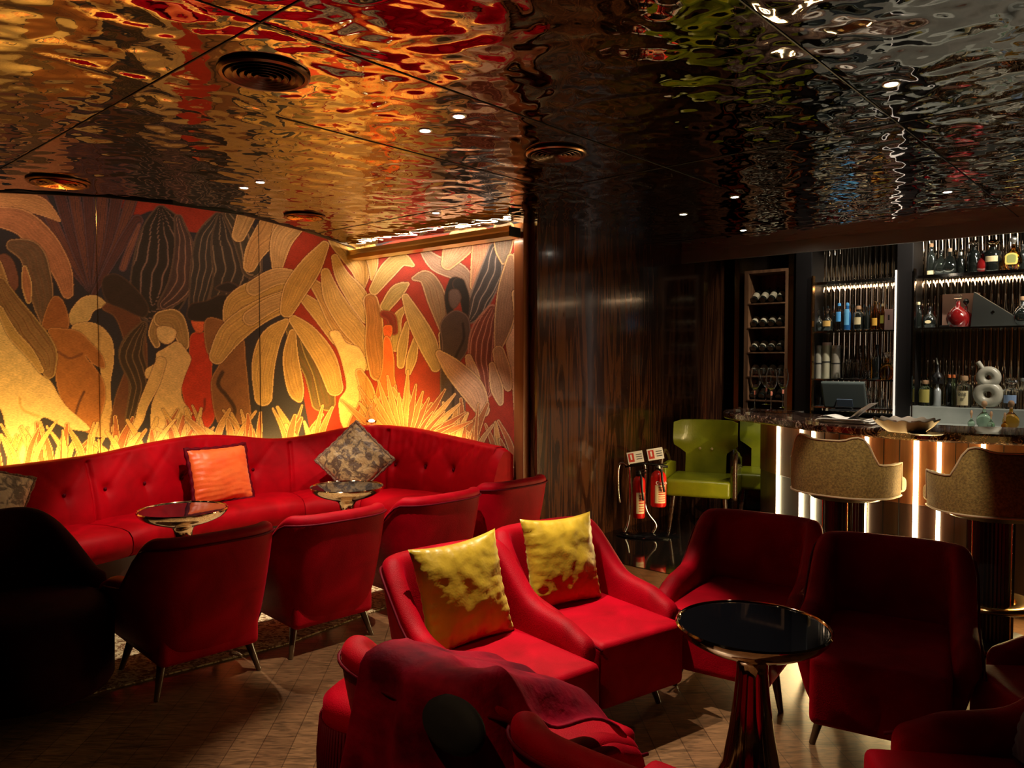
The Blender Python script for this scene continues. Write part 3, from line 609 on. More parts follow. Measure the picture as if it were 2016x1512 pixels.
for px, zz in ((-400, .84), (0, .845), (200, .855), (300, .90), (400, .93), (470, .90), (540, .845), (600, .86), (700, .945), (760, .95), (830, .92), (880, .88), (940, .85), (990, .83)):
    hx.append((px, zz))
def top_h(s):
    p, t, nn = frame_at(s); q = p-nn*.12; X, Y = proj([(q.x, q.y, .88)]); x = float(X[0])
    if x < -400: return .84
    for (a, za), (b2, zb) in zip(hx, hx[1:]):
        if x <= b2:
            u = (x-a)/(b2-a); u = u*u*(3-2*u) if False else u; return za+(zb-za)*u
    return .83
sofa = thing('curved_sofa', 'long curved red velvet sofa with buttoned wavy back below the mural', 'sofa', (-2.5, 5.4, 0))
def loc_(p): return Vector((p.x+2.5, p.y-5.4, p.z))
def s_at_px(px, z):
    best = None
    for i in range(400):
        s = LT*i/399; p = on_path(s); X, Y = proj([(p.x, p.y, z)]); d = abs(float(X[0])-px)
        if best is None or d < best[0]: best = (d, s)
    return best[1]
seams = [s_at_px(px, .6) for px in (193, 575, 758)]
btn_s = []
for k in range(40):
    s = .2+.29*k
    if s < LT-.25 and all(abs(s-q) > .07 for q in seams): btn_s.append(s)
N = 420; rows = 30; vs = np.zeros((N, rows, 3))
hs = [top_h(LT*i/(N-1)) for i in range(N)]
k_ = np.ones(21)/21; hsm = np.convolve(np.pad(hs, 10, mode='edge'), k_, 'valid')
for i in range(N):
    s = LT*i/(N-1); p, t, nn = frame_at(s); h = hsm[i]
    ends = sstep(0, .06, LT-s)
    for j in range(rows):
        if j < 22:
            f = j/21; z = .36+(h-.03-.36)*f; off = -.10*f+.02*math.sin(f*PI)*1.4
            dp = 0
            for bs in btn_s:
                if abs(s-bs) < .22:
                    for bz in (.62, ):
                        r = math.hypot((s-bs), (z-bz)*1.0); dp += .030*math.exp(-(r/.035)**2)+.012*math.exp(-(r/.10)**2)
                    dp += .007*math.exp(-((s-bs)/.018)**2)*(1 if z < .62 else .35)
                    dd = abs(abs(s-bs)-(z-.62)*.9) if z > .62 else 9
                    dp += .007*math.exp(-(dd/.018)**2)
            for q in seams: dp += .03*math.exp(-((s-q)/.012)**2)
            off -= dp
            if s > LT-1.35: off += .004*math.sin(s*95)*sstep(.5, .9, f)
        else:
            f = (j-22)/7; a = f*PI/2
            if j < 26: off = -.10-.045*(1-math.cos((j-21)/4*PI/2)); z = h-.03+.03*math.sin((j-21)/4*PI/2)
            elif j < 28: off = -.17-.03*(j-26); z = h
            elif j == 28: off = -.225; z = h-.03
            else: off = -.20; z = .1
        q = p+nn*off; vs[i, j] = (q.x+2.5, q.y-5.4, z)
idx = np.arange(N*rows).reshape(N, rows); F = np.stack([idx[:-1, :-1], idx[1:, :-1], idx[1:, 1:], idx[:-1, 1:]], -1).reshape(-1, 4)
me = grid_mesh('backrest', vs.reshape(-1, 3), F); me.materials.append(VELVETB); link(bpy.data.objects.new('backrest', me), sofa)
# closed right end of the back
p, t, nn = frame_at(LT); e = MB(); prof = [(.05, .10), (.05, .42), (-.02, .62), (-.06, .74), (-.12, .83), (-.17, .835), (-.225, .80), (-.22, .10)]
e.loft([[loc_(p+nn*o+t*d_+Vector((0, 0, z*sc))) for o, z in prof] for d_, sc in ((-.02, 1), (.05, .995), (.085, .97))]); obj('end_panel', e, VELVETB, sofa, smooth=50)
for bs in btn_s:
    p, t, nn = frame_at(bs); i = int(bs/LT*(N-1)); f = (.62-.36)/(hsm[i]-.39); q = loc_(p+nn*(-.10*f+.028*math.sin(f*PI)-.036)); q.z = .62
    X, Y = proj([(q.x-2.5, q.y+5.4, .62)])
    if -60 < X[0]: obj('button', MB().lathe([(0, -.004), (.011, -.002), (.013, .003), (.009, .008), (0, .010)], 12, M=Matrix.Rotation(math.atan2(nn.y, nn.x), 4, 'Z') @ Matrix.Rotation(PI/2, 4, 'Y')), PIPE, sofa, smooth=60, loc=q)
# seat cushions between seams, plinth
cuts = [0, s_at_px(205, .43)*.999, s_at_px(575, .43), s_at_px(740, .43), LT-.02]
cuts[1] = s_at_px(175, .43)
for a, b2 in zip(cuts, cuts[1:]):
    m = max(6, int((b2-a)/.06)); loops = []
    for i in range(m+1):
        s = a+.004+(b2-a-.008)*i/m; p, t, nn = frame_at(s); e_ = .018 if i in (0, m) else 0; e2 = .006 if i in (1, m-1) else 0; e_ += e2
        prof = [(-.06, .24), (.44-e_, .24), (.475-e_, .27), (.485-e_, .33), (.475-e_, .385-e_), (.44-e_, .418-e_), (.36, .432-e_), (.2, .437-e_), (.05, .43-e_), (-.06, .42-e_)]
        loops.append([loc_(p+nn*o+Vector((0, 0, z))) for o, z in prof])
    obj('seat_cushion', MB().loft(loops), VELVETB, sofa, smooth=60)
pl = MB(); loops = []
for i in range(81):
    p, t, nn = frame_at(LT*i/80); loops.append([loc_(p+nn*o+Vector((0, 0, z))) for o, z in ((-.1, .0), (.40, .0), (.43, .24), (-.1, .24))])
pl.loft(loops); obj('plinth', pl, mat('plinth_dark', (.05, .012, .008), .4), sofa)
# LED strip along the back of the sofa (a warm linear lamp on a rail)
led = thing('led_strip_light', 'warm gold LED strip glowing behind the curved sofa back below the mural', 'led strip', (-2.5, 5.4, 0))
ns = 26; rail = MB(); glow = MB(); lo1 = []; lo2 = []
for i in range(ns*3+1):
    s = LT*.0+(LT-.45)*i/(ns*3); p, t, nn = frame_at(s); zt = hsm[int(s/LT*(N-1))]-.11; q = loc_(p-nn*.245)
    lo1.append([q+nn*a+Vector((0, 0, zt+z)) for a, z in ((-.012, -.012), (.012, -.012), (.012, 0), (-.012, 0))])
    lo2.append([q+nn*a+Vector((0, 0, zt+z)) for a, z in ((-.008, .0), (.008, .0), (.008, .005), (-.008, .005))])
rail.loft(lo1); glow.loft(lo2); obj('rail', rail, BLACK, led); obj('diffuser_strip', glow, LEDG, led)
for i in range(ns):
    s0 = (LT-.45)*i/ns; s1 = (LT-.45)*(i+1)/ns; p, t, nn = frame_at((s0+s1)/2); zt = hsm[int((s0+s1)/2/LT*(N-1))]-.10
    a = on_path(s0)-nn*.245; b2 = on_path(s1)-nn*.245; X, Y = proj([((a.x+b2.x)/2, (a.y+b2.y)/2, zt)]); x = float(X[0])
    e = 6.5*(1+1.6*math.exp(-((x-50)/80)**2))+34*math.exp(-((x-690)/80)**2) if x < 880 else 4
    led_area(a, b2, zt, e, (-nn.x*.42, -nn.y*.42, 1))
# small glass candle lamp standing on the sofa back in the corner
cp, ct, cn = frame_at(s_at_px(722, .95)); q = cp-cn*.185; hz = .952
can = thing('glass_candle_lamp', 'small teardrop glass candle lamp on the sofa back before the glowing corner', 'lamp', (q.x, q.y, hz-.004))
obj('bulb_glass', MB().lathe([(.018, 0), (.03, .012), (.040, .035), (.042, .055), (.034, .09), (.022, .13), (.014, .15), (.012, .15), (.019, .13), (.031, .09), (.038, .055), (.036, .036), (.026, .016), (0, .012)], 24), GLASS, can, smooth=60)
can.scale = (1.25, 1.25, 1.25)
obj('flame', MB().lathe([(0, .018), (.020, .020), (.024, .030), (.012, .040), (0, .042)], 12), mat('flame_glow', (1, 1, 1), .5, em=8, emc=(1, .75, .4)), can, smooth=60)
# ================================================================ VELVET ARMCHAIRS
def chair_shell():
    a, yb, y0, yf = .315, -.34, -.10, .30
    st = [(-a-.012*(1-i/5), yf-(yf-y0)*i/6) for i in range(6)]
    for i in range(21):
        th = PI+PI*i/20; c_, s_ = math.cos(th), math.sin(th)
        st.append((a*math.copysign(abs(c_)**.62, c_), y0+(y0-yb)*math.copysign(abs(s_)**.62, s_)))
    st += [(-x, y) for x, y in reversed(st[:6])]
    loops = []; pipe = []; n_ = len(st)
    for i, (x, y) in enumerate(st):
        p0 = Vector(st[max(0, i-1)]); p1 = Vector(st[min(n_-1, i+1)]); t = (p1-p0).normalized(); nn = Vector((t.y, -t.x))
        if nn.dot(Vector((x, y+.0))) < 0 and abs(x) > .01: nn = -nn
        if abs(x) <= .01: nn = Vector((0, -1))
        k = 1-sstep(-.26, -.02, y); h = .50+.25*k+(.03*sstep(.2, -.1, y) if y > -.1 else .03*(1-k))
        h -= .05*sstep(.16, .27, y); th_ = 1-.15*k
        b = sstep(-.05, .3, y)
        cs = [(-.10, .155), (-.062, .20), (-.028, .33), (-.006, .36+(h-.36)*.45), (.006, h-.05), (.004, h-.02), (-.016, h), (-.055, h), (-.078, h-.02), (-.086, h-.06), (-.088, .36+(h-.36)*.4), (-.09, .34), (-.13, .20), (-.16, .155)]
        L = []
        for o, z in cs:
            lean = .045*k*sstep(.3, .75, z)
            L.append(Vector((x+nn.x*o, y+nn.y*o-lean, z)))
        loops.append(L); o = .010; pipe.append(Vector((x+nn.x*o, y+nn.y*o-.045*k*sstep(.3, .75, h-.045), h-.045)))
    return MB().loft(loops), MB().tube(pipe, .0055, 6)
sh_mb, pipe_mb = chair_shell()
CH = {}
def armchair(label, x, y, face, group='red velvet armchairs', sc=1.0, leg=LEGW):
    if not CH:
        t = thing('velvet_armchair', label, 'armchair', (x, y, 0), face, group)
        obj('shell', sh_mb, VELVET, t, smooth=180, sub=2)
        obj('piping', pipe_mb, PIPE, t, smooth=180)
        sb = MB().box((0, .065, .28), (.475, .66, .27)); obj('seat', sb, VELVET, t, smooth=180, bevel=.035, seg=4)
        for sx, sy in ((-1, -1), (1, -1), (-1, 1), (1, 1)):
            obj('leg', MB().cyl((sx*.20, sy*.19+.0, .175), (sx*.245, sy*.235, 0), .022, .012, 14), leg, t, smooth=60)
        CH['a'] = t; return t
    return dup(CH['a'], (x, y, 0), face, label, group)
def face(deg): return math.radians(deg)-PI/2
CHAIRS = [
 ('red velvet armchair seen from behind, nearest of the row facing the sofa', -1.59, 3.71, 135),
 ('red velvet armchair seen from behind, second of the row facing the sofa', -1.12, 4.19, 134),
 ('red velvet armchair seen from behind, third of the row, behind the gold-cushioned armchairs', -.62, 4.70, 134),
 ('red velvet armchair seen from behind, last of the row, before the dark wood wall', -.19, 5.21, 134),
 ('red velvet armchair holding the larger gold cushion, nearer of the two lit chairs', -.10, 2.94, -51),
 ('red velvet armchair holding the second gold cushion, farther of the two lit chairs', .32, 3.41, -55),
 ('dark red velvet armchair behind the black round table, before the green chairs', 1.10, 3.60, -124),
 ('dark red velvet armchair right of the black round table, before the bar stools', 1.53, 3.08, -120),
 ('red velvet armchair cut off by the right edge, behind the one with the grey pillow', 2.07, 2.53, 176),
 ('red velvet armchair in the bottom right corner holding a grey pillow', 1.38, 1.90, 172),
 ('red velvet armchair under the fringed throw at the bottom of the picture', -.06, 2.18, 45),
 ('red velvet armchair seen from behind at the bottom edge, right of the fringed throw', .385, 1.785, 50),
]
chairs = [armchair(lb, x, y, face(dg)) for lb, x, y, dg in CHAIRS]
chairs[11].scale = (.93, .93, .97)
for q in [o for o in bpy.data.objects if o.parent == chairs[11] and o.name.startswith('seat')]: q.scale = (1, .80, 1)
# big dark rounded tub chair at the left edge
tub = thing('tub_chair', 'near black round-backed velvet tub chair at the left edge of the picture', 'armchair', (-2.18, 3.42, 0), face(-30))
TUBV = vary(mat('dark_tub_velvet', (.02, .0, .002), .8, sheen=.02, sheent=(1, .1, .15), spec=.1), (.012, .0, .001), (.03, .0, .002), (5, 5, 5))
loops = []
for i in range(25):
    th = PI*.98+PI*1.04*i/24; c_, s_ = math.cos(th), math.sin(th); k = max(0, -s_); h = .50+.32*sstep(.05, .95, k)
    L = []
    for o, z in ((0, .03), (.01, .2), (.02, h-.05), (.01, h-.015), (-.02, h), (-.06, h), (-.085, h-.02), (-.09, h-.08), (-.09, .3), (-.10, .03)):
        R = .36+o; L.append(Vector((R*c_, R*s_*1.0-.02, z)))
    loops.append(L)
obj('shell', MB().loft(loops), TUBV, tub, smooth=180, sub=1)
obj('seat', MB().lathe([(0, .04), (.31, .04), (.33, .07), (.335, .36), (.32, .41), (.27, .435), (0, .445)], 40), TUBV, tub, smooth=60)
# ---------------------------------------------------------------- cushions
def pillow_mesh(w, h, t, seed=0, wr=.006, puff=2.2, pinch=.06, n=34, ridge=0):
    mb = MB(); vs = []; rn = Vector((seed*3.1, seed*1.7, 0))
    for sd in (1, -1):
        for i in range(n+1):
            for j in range(n+1):
                u = -1+2*i/n; v = -1+2*j/n; e = (1-abs(u)**puff)*(1-abs(v)**puff); e = max(e, 0)**.5
                fx = 1-pinch*(1-v*v)*abs(u)**2; fy = 1-pinch*(1-u*u)*abs(v)**2
                x = u*w/2*fx; z = v*h/2*fy; y = sd*t/2*e
                q = Vector((x*14, z*14, sd*2))+rn; y += sd*wr*min(1, e*3)*(noise.noise(q)+.5*noise.noise(q*2.3))
                edge_ = min(1, e*4); y += sd*.004*edge_*(1-e)*math.sin((u if abs(v) > abs(u) else v)*34+3*noise.noise(q*.5))
                if ridge: y += sd*ridge*edge_*math.sin(z*150+6*noise.noise(Vector((x*5, z*9, seed))))*(.4+.6*sstep(.3, -.8, v))
                vs.append((x, y, z))
    m = n+1; fs = []
    for sd in (0, 1):
        b = sd*m*m
        for i in range(n):
            for j in range(n):
                f = (b+i*m+j, b+(i+1)*m+j, b+(i+1)*m+j+1, b+i*m+j+1); fs.append(f if sd else f[::-1])
    mb.add(vs, fs); me = mb.mesh('p', WHITE)
    bm = bmesh.new(); bm.from_mesh(me); bmesh.ops.remove_doubles(bm, verts=bm.verts, dist=.0004); bm.to_mesh(me); bm.free()
    me.materials.clear(); me.polygons.foreach_set('use_smooth', [True]*len(me.polygons)); return me
def perimeter(w, h, pinch=.06, n=24):
    P = []
    for k in range(4):
        for i in range(n):
            a = -1+2*i/n; u, v = ((a, -1), (1, a), (-a, 1), (-1, -a))[k]
            P.append(Vector((u*w/2*(1-pinch*(1-v*v)*u*u), 0, v*h/2*(1-pinch*(1-u*u)*v*v))))
    return P
def cushion(name, label, loc, rot, w, h, t, m, seed, trim=None, trm=None, wr=.006, ridge=0, pinch=.06, group=None, tr=.012):
    T = thing(name, label, 'cushion', loc, 0, group); T.rotation_euler = rot
    me = pillow_mesh(w, h, t, seed, wr, ridge=ridge, pinch=pinch); me.materials.append(m); c = link(bpy.data.objects.new('cover', me), T)
    if trim:
        P = perimeter(w, h, pinch); rr = [tr*(1+.25*math.sin(i*1.7)) for i in range(len(P))]
        obj(trim, MB().tube(P, rr, 8, closed=True), trm, T, smooth=180)
    return T
def chair_pt(ch, x, y, z):
    a = ch.rotation_euler.z; return Vector((ch.location.x+x*math.cos(a)-y*math.sin(a), ch.location.y+x*math.sin(a)+y*math.cos(a), z))
for k, (ci, sc, rl) in enumerate(((4, 1.0, .05), (5, .97, -.03))):
    ch = chairs[ci]; p = chair_pt(ch, .02, -.125, .605)
    R = Matrix.Rotation(ch.rotation_euler.z, 4, 'Z') @ Matrix.Rotation(math.radians(15), 4, 'X') @ Matrix.Rotation(rl, 4, 'Y')
    cushion('gold_cushion', ['shiny gold square cushion in the nearer lit armchair', 'shiny gold square cushion in the farther lit armchair'][k], p, R.to_euler(), .43*sc, .43*sc, .14, GOLDS, 3+k, pinch=.10, wr=.008)
def sofa_cushion(name, label, px, z, off, w, h, t, m, seed, roll, lean, **k):
    s = s_at_px(px, z); p, tt, nn = frame_at(s); q = p+nn*off; yaw = math.atan2(tt.y, tt.x)
    R = Matrix.Rotation(yaw, 4, 'Z') @ Matrix.Rotation(math.radians(lean), 4, 'X') @ Matrix.Rotation(math.radians(roll), 4, 'Y')
    return cushion(name, label, (q.x, q.y, z), R.to_euler(), w, h, t, m, seed, **k)
sofa_cushion('orange_cushion', 'bright orange velvet square cushion with dark red fringe on the curved sofa', 416, .64, .13, .50, .44, .15, ORANGE, 9, 0, -16, trim='fringe', trm=PIPE, ridge=.0035, tr=.016)
sofa_cushion('brocade_cushion', 'brown brocade cushion with braided edge standing on its corner by the mural corner', 706, .69, .20, .46, .46, .15, BROC, 11, 45, -14, trim='braid_edge', trm=BRAID, tr=.014, pinch=.03)
sofa_cushion('brocade_cushion', 'grey and cream brocade cushion at the left end of the sofa', -75, .66, .22, .50, .50, .20, BROC2, 12, 22, -14, trim='braid_edge', trm=BRAID, tr=.012)
# grey pillow in the corner chair
ch = chairs[9]; p = chair_pt(ch, .02, -.06, .60)
R = Matrix.Rotation(ch.rotation_euler.z, 4, 'Z') @ Matrix.Rotation(math.radians(18), 4, 'X')
cushion('grey_cushion', 'plain grey cushion at the bottom right corner of the picture', p, R.to_euler(), .40, .38, .13, mat('grey_satin', (.12, .11, .13), .45, sheen=.3), 14, pinch=.08)
# ---------------------------------------------------------------- round tables
TB = {}
def table(label, x, y, h=.60):
    if not TB:
        t = thing('round_table', label, 'table', (x, y, 0), 0, 'round bronze pedestal tables')
        obj('pedestal', MB().lathe([(0, 0), (.165, 0), (.168, .008), (.155, .018), (.125, .045), (.098, .11), (.078, .22), (.063, .34), (.054, .43), (.055, .468), (.066, .49), (.10, .505), (.15, .52), (.20, .538), (.242, .562), (.262, .585), (.267, .600), (.262, .606), (.256, .602), (.253, .590), (0, .590)], 64), BRONZE, t, smooth=50)
        obj('glass_top', MB().lathe([(0, .5905), (.2525, .5905), (.2525, .598), (.2505, .600), (0, .600)], 64), BLKGLASS, t, smooth=40)
        TB['t'] = t; return t
    return dup(TB['t'], (x, y, 0), 0, label)
table('round black-topped bronze pedestal table in front of the dark red armchairs', .85, 2.66)
table('round bronze table before the orange cushion', at(360, 1003, .6).x, at(360, 1003, .6).y)
table('round bronze table before the brown brocade cushion', at(683, 958, .6).x, at(683, 958, .6).y)
# rug of the sofa group
RUG = vary(mat('patterned_rug', (.5, .4, .2), .9), (.16, .07, .02), (.62, .50, .28), (16, 30, 16), 2, .46, .52, .4, 120, 2.5)
rp_ = [at(150, 1372, .008), at(560, 1268, .008), at(800, 1180, .008), at(980, 1130, .008)]
rug = MB().prism([(rp_[0].x, rp_[0].y), (rp_[1].x, rp_[1].y), (rp_[2].x, rp_[2].y), (rp_[3].x, rp_[3].y), (-.6, 6.1), (-1.3, 6.35), (-1.95, 6.05), (-2.4, 5.4), (-2.8, 4.6)], .001, .009)
tag(obj('area_rug', rug, RUG), 'cream and brown leaf-patterned area rug under the tables by the sofa', 'rug')
# ---------------------------------------------------------------- fringed throw over the nearest chair
ch = chairs[10]
THR = vary(mat('crimson_throw', (.30, .0, .02), .7, sheen=.08, sheent=(1, .02, .1), spec=.08), (.08, .0, .007), (.34, .0, .016), (7, 7, 7), 4, .35, .65, .5, 26)
th = thing('fringed_throw', 'crimson fringed velvet throw draped over the back of the bottom centre armchair', 'blanket', ch.location, ch.rotation_euler.z)
nu, nv = 60, 44; vs = []; 
def throw_pt(u, v):            # u along the back -1..1, v from inside seat (0) over the top (.35) down outside (1)
    wv_ = .016*math.sin(u*9+2*noise.noise(Vector((u*2, v*3, 1))))
    x = u*.345-.20*max(0, v-.42); yb = -.372+.07*abs(u)**3
    if v < .3: f = v/.3; y = yb+.115+.36*(1-f)**1.5; z = .60+.175*f**.6+.03*noise.noise(Vector((u*3, v*7, 5)))
    elif v < .42: f = (v-.3)/.12; y = yb+.115-.135*f; z = .772+.012*math.sin(f*PI)
    else: f = (v-.42)/.58; y = yb-.02-.05*f**1.3-abs(wv_)*f*1.6; z = .772-.66*f+.05*f*math.sin(u*4)
    hang = sstep(.72, 1, abs(u)); z -= hang*.20*(1-0*v) if v >= .3 else hang*.10
    y += .0; z = max(z, .03)
    return Vector((x*(1+.08*v), y+wv_*(.3+v), z+.012*noise.noise(Vector((u*4, v*4, 2)))))
for i in range(nu+1):
    for j in range(nv+1): vs.append(throw_pt(-.15+1.17*i/nu, j/nv))
m = nv+1; fs = [(i*m+j, (i+1)*m+j, (i+1)*m+j+1, i*m+j+1) for i in range(nu) for j in range(nv)]
c = obj('cloth', MB().add(vs, fs), THR, th, smooth=180); md = c.modifiers.new('thick', 'SOLIDIFY'); md.thickness = .008; md.offset = 1
fg = MB()
for i in range(120):
    q = throw_pt(-.15+1.17*i/119, 1.0); fg.tube([q, q+Vector((.006*math.sin(i*2.1), .004*math.cos(i*3.3), -.05)), q+Vector((.010*math.sin(i*1.3), .0, -.10))], .0035, 5)
ff = obj('fringe', fg, THR, th, smooth=180); ff['kind'] = 'stuff'
# round fringed red stool left of it
rs = at(668, 1345, .45); st_ = thing('fringed_pouf', 'low round red velvet pouf with long fringe left of the draped armchair', 'pouf', (rs.x+.12, rs.y-.02, 0))
obj('seat', MB().lathe([(0, .05), (.15, .05), (.155, .30), (.17, .36), (.165, .42), (.13, .45), (0, .46)], 40), VELVET, st_, smooth=60)
fr = MB()
for i in range(90):
    a = 2*PI*i/90; p0 = Vector((.174*math.cos(a), .174*math.sin(a), .37)); fr.tube([p0, p0+Vector((.01*math.cos(a), .01*math.sin(a), -.11)), p0+Vector((.006*math.cos(a)+.004*math.sin(i*2), .006*math.sin(a), -.24))], .005, 5)
f2 = obj('fringe', fr, PIPE, st_, smooth=180); f2['kind'] = 'stuff'
# black oval bag hanging against the draped chair back
bag = thing('clutch_bag', 'plain black oval bag hanging against the draped back of the bottom centre armchair', 'bag', (-.135, 1.715, .705), 0); bag.scale = (1.15, 1.15, 1.0)
bag.rotation_euler = Vector((-.66, -.72, .22)).to_track_quat('Z', 'Y').to_euler()
obj('body', MB().lathe([(0, -.022), (.05, -.020), (.072, -.010), (.076, .0), (.07, .012), (.045, .022), (0, .025)], 32, M=Matrix.Diagonal((1.15, .72, 1, 1))), BLKMATT, bag, smooth=60)
# ================================================================ BAR COUNTER
bo = [(2.02, 6.72), (1.80, 6.46), (1.77, 6.15), (1.93, 5.62), (2.10, 5.08), (2.36, 4.68), (2.65, 4.46), (2.95, 4.32), (3.4, 4.17), (4.05, 4.02)]
bc = catmull(bo, 12)
def offp(C, d_):                       # shift a plan curve towards the bartender
    out = []
    for i in range(len(C)):
        a = Vector(C[max(0, i-1)]); b2 = Vector(C[min(len(C)-1, i+1)]); t = (b2-a).normalized(); nn = Vector((-t.y, t.x)); d = d_(i) if callable(d_) else d_; p = Vector(C[i])+nn*d; out.append((p.x, p.y))
    return out
MARB = mat('dark_marble', (.02, .012, .01), .08, coat=.6)
n, l, b = nodes(MARB); tc = n.new('ShaderNodeTexCoord'); nz = n.new('ShaderNodeTexNoise'); nz.inputs['Scale'].default_value = 9; nz.inputs['Detail'].default_value = 5; nz.inputs['Distortion'].default_value = 2.6; l.new(tc.outputs['Object'], nz.inputs[0])
rp = n.new('ShaderNodeValToRGB'); e = rp.color_ramp.elements; e[0].position = .44; e[0].color = (.012, .007, .006, 1); e[1].position = .56; e[1].color = (.03, .012, .009, 1)
q = e.new(.495); q.color = (.10, .04, .025, 1); q = e.new(.508); q.color = (.50, .38, .28, 1); q = e.new(.52); q.color = (.05, .02, .014, 1); l.new(nz.outputs[0], rp.inputs[0]); l.new(rp.outputs[0], b.inputs['Base Color'])
bar = thing('bar_counter', 'curved bar with dark veined marble top and glowing vertical light strips', 'bar counter', (2.6, 5.0, 0))
def BL(x, y, z): return Vector((x-2.6, y-5.0, z))
def ring(C0_, d0, d1, z0, z1, rd=.012):
    A = offp(C0_, d0); B = offp(C0_, d1); L = []
    for (ax, ay), (bx, by) in zip(A, B):
        dx, dy = (bx-ax), (by-ay); l_ = math.hypot(dx, dy)+1e-9; dx /= l_; dy /= l_
        L.append([BL(ax+dx*rd, ay+dy*rd, z0), BL(ax, ay, z0+rd), BL(ax, ay, z1-rd), BL(ax+dx*rd, ay+dy*rd, z1), BL(bx, by, z1), BL(bx, by, z0)])
    return MB().loft(L)
obj('countertop', ring(bc, 0, .56, 1.04, 1.10), MARB, bar, smooth=40)
BW = vary(mat('bar_front_wood', (.14, .05, .018), .3, coat=.3), (.10, .032, .011), (.20, .075, .026), (26, 26, 1.5), 4, .3, .7, .05)
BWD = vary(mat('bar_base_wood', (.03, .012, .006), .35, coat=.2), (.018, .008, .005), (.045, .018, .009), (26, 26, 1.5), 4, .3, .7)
bs_ = bc[14:]
def FD(e_): return lambda i: .17+e_+.13*sstep(34, 8, i)
obj('front_panel', ring(bs_, FD(0), FD(.05), .62, 1.04, .002), BW, bar, smooth=40)
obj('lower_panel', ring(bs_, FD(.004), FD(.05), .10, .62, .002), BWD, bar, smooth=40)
obj('kick_plate', ring(bs_, FD(.05), FD(.08), 0, .10, .002), BLACK, bar)
obj('under_counter_light', ring(bs_, FD(-.045), FD(-.035), 1.032, 1.0398, .001), mat('led_dim', (1, 1, 1), .5, em=1.6, emc=(1, .62, .25)), bar)
fc = offp(bs_, FD(-.006))
def bar_at(px, zz=.9):
    best = None
    for i in range(len(fc)-1):
        for f in (0, .2, .4, .6, .8):
            x = fc[i][0]+(fc[i+1][0]-fc[i][0])*f; y = fc[i][1]+(fc[i+1][1]-fc[i][1])*f
            if i < 8: continue
            X, Y = proj([(x, y, zz)]); d = abs(float(X[0])-px)
            if best is None or d < best[0]: best = (d, x, y, math.atan2(fc[i+1][1]-fc[i][1], fc[i+1][0]-fc[i][0]))
    return best[1:]
last = None
for px, wd in ((1532, .016), (1577, .016), (1600, .016), (1705, .018), (1804, .026), (1849, .022), (1936, .022), (2060, .022)):
    x, y, a = bar_at(px)
    o = obj('light_strip', MB().box((0, 0, .575), (wd, .012, .92)), LED, bar, loc=BL(x, y, 0), rz=a)
    nn = (math.sin(a), -math.cos(a))
    lamp('strip_glow', 'AREA', (x+nn[0]*.015, y+nn[1]*.015, .575), 8.0, (1, .66, .26), shape='RECTANGLE', size=wd, size_y=.9, aim=(x+nn[0], y+nn[1], .575))
for px in (1622, 1650, 1740, 1770, 1880, 1905, 1975):
    x, y, a = bar_at(px); obj('panel_joint', MB().box((0, .004, .58), (.004, .006, .92)), BLKMATT, bar, loc=BL(x, y, 0), rz=a)
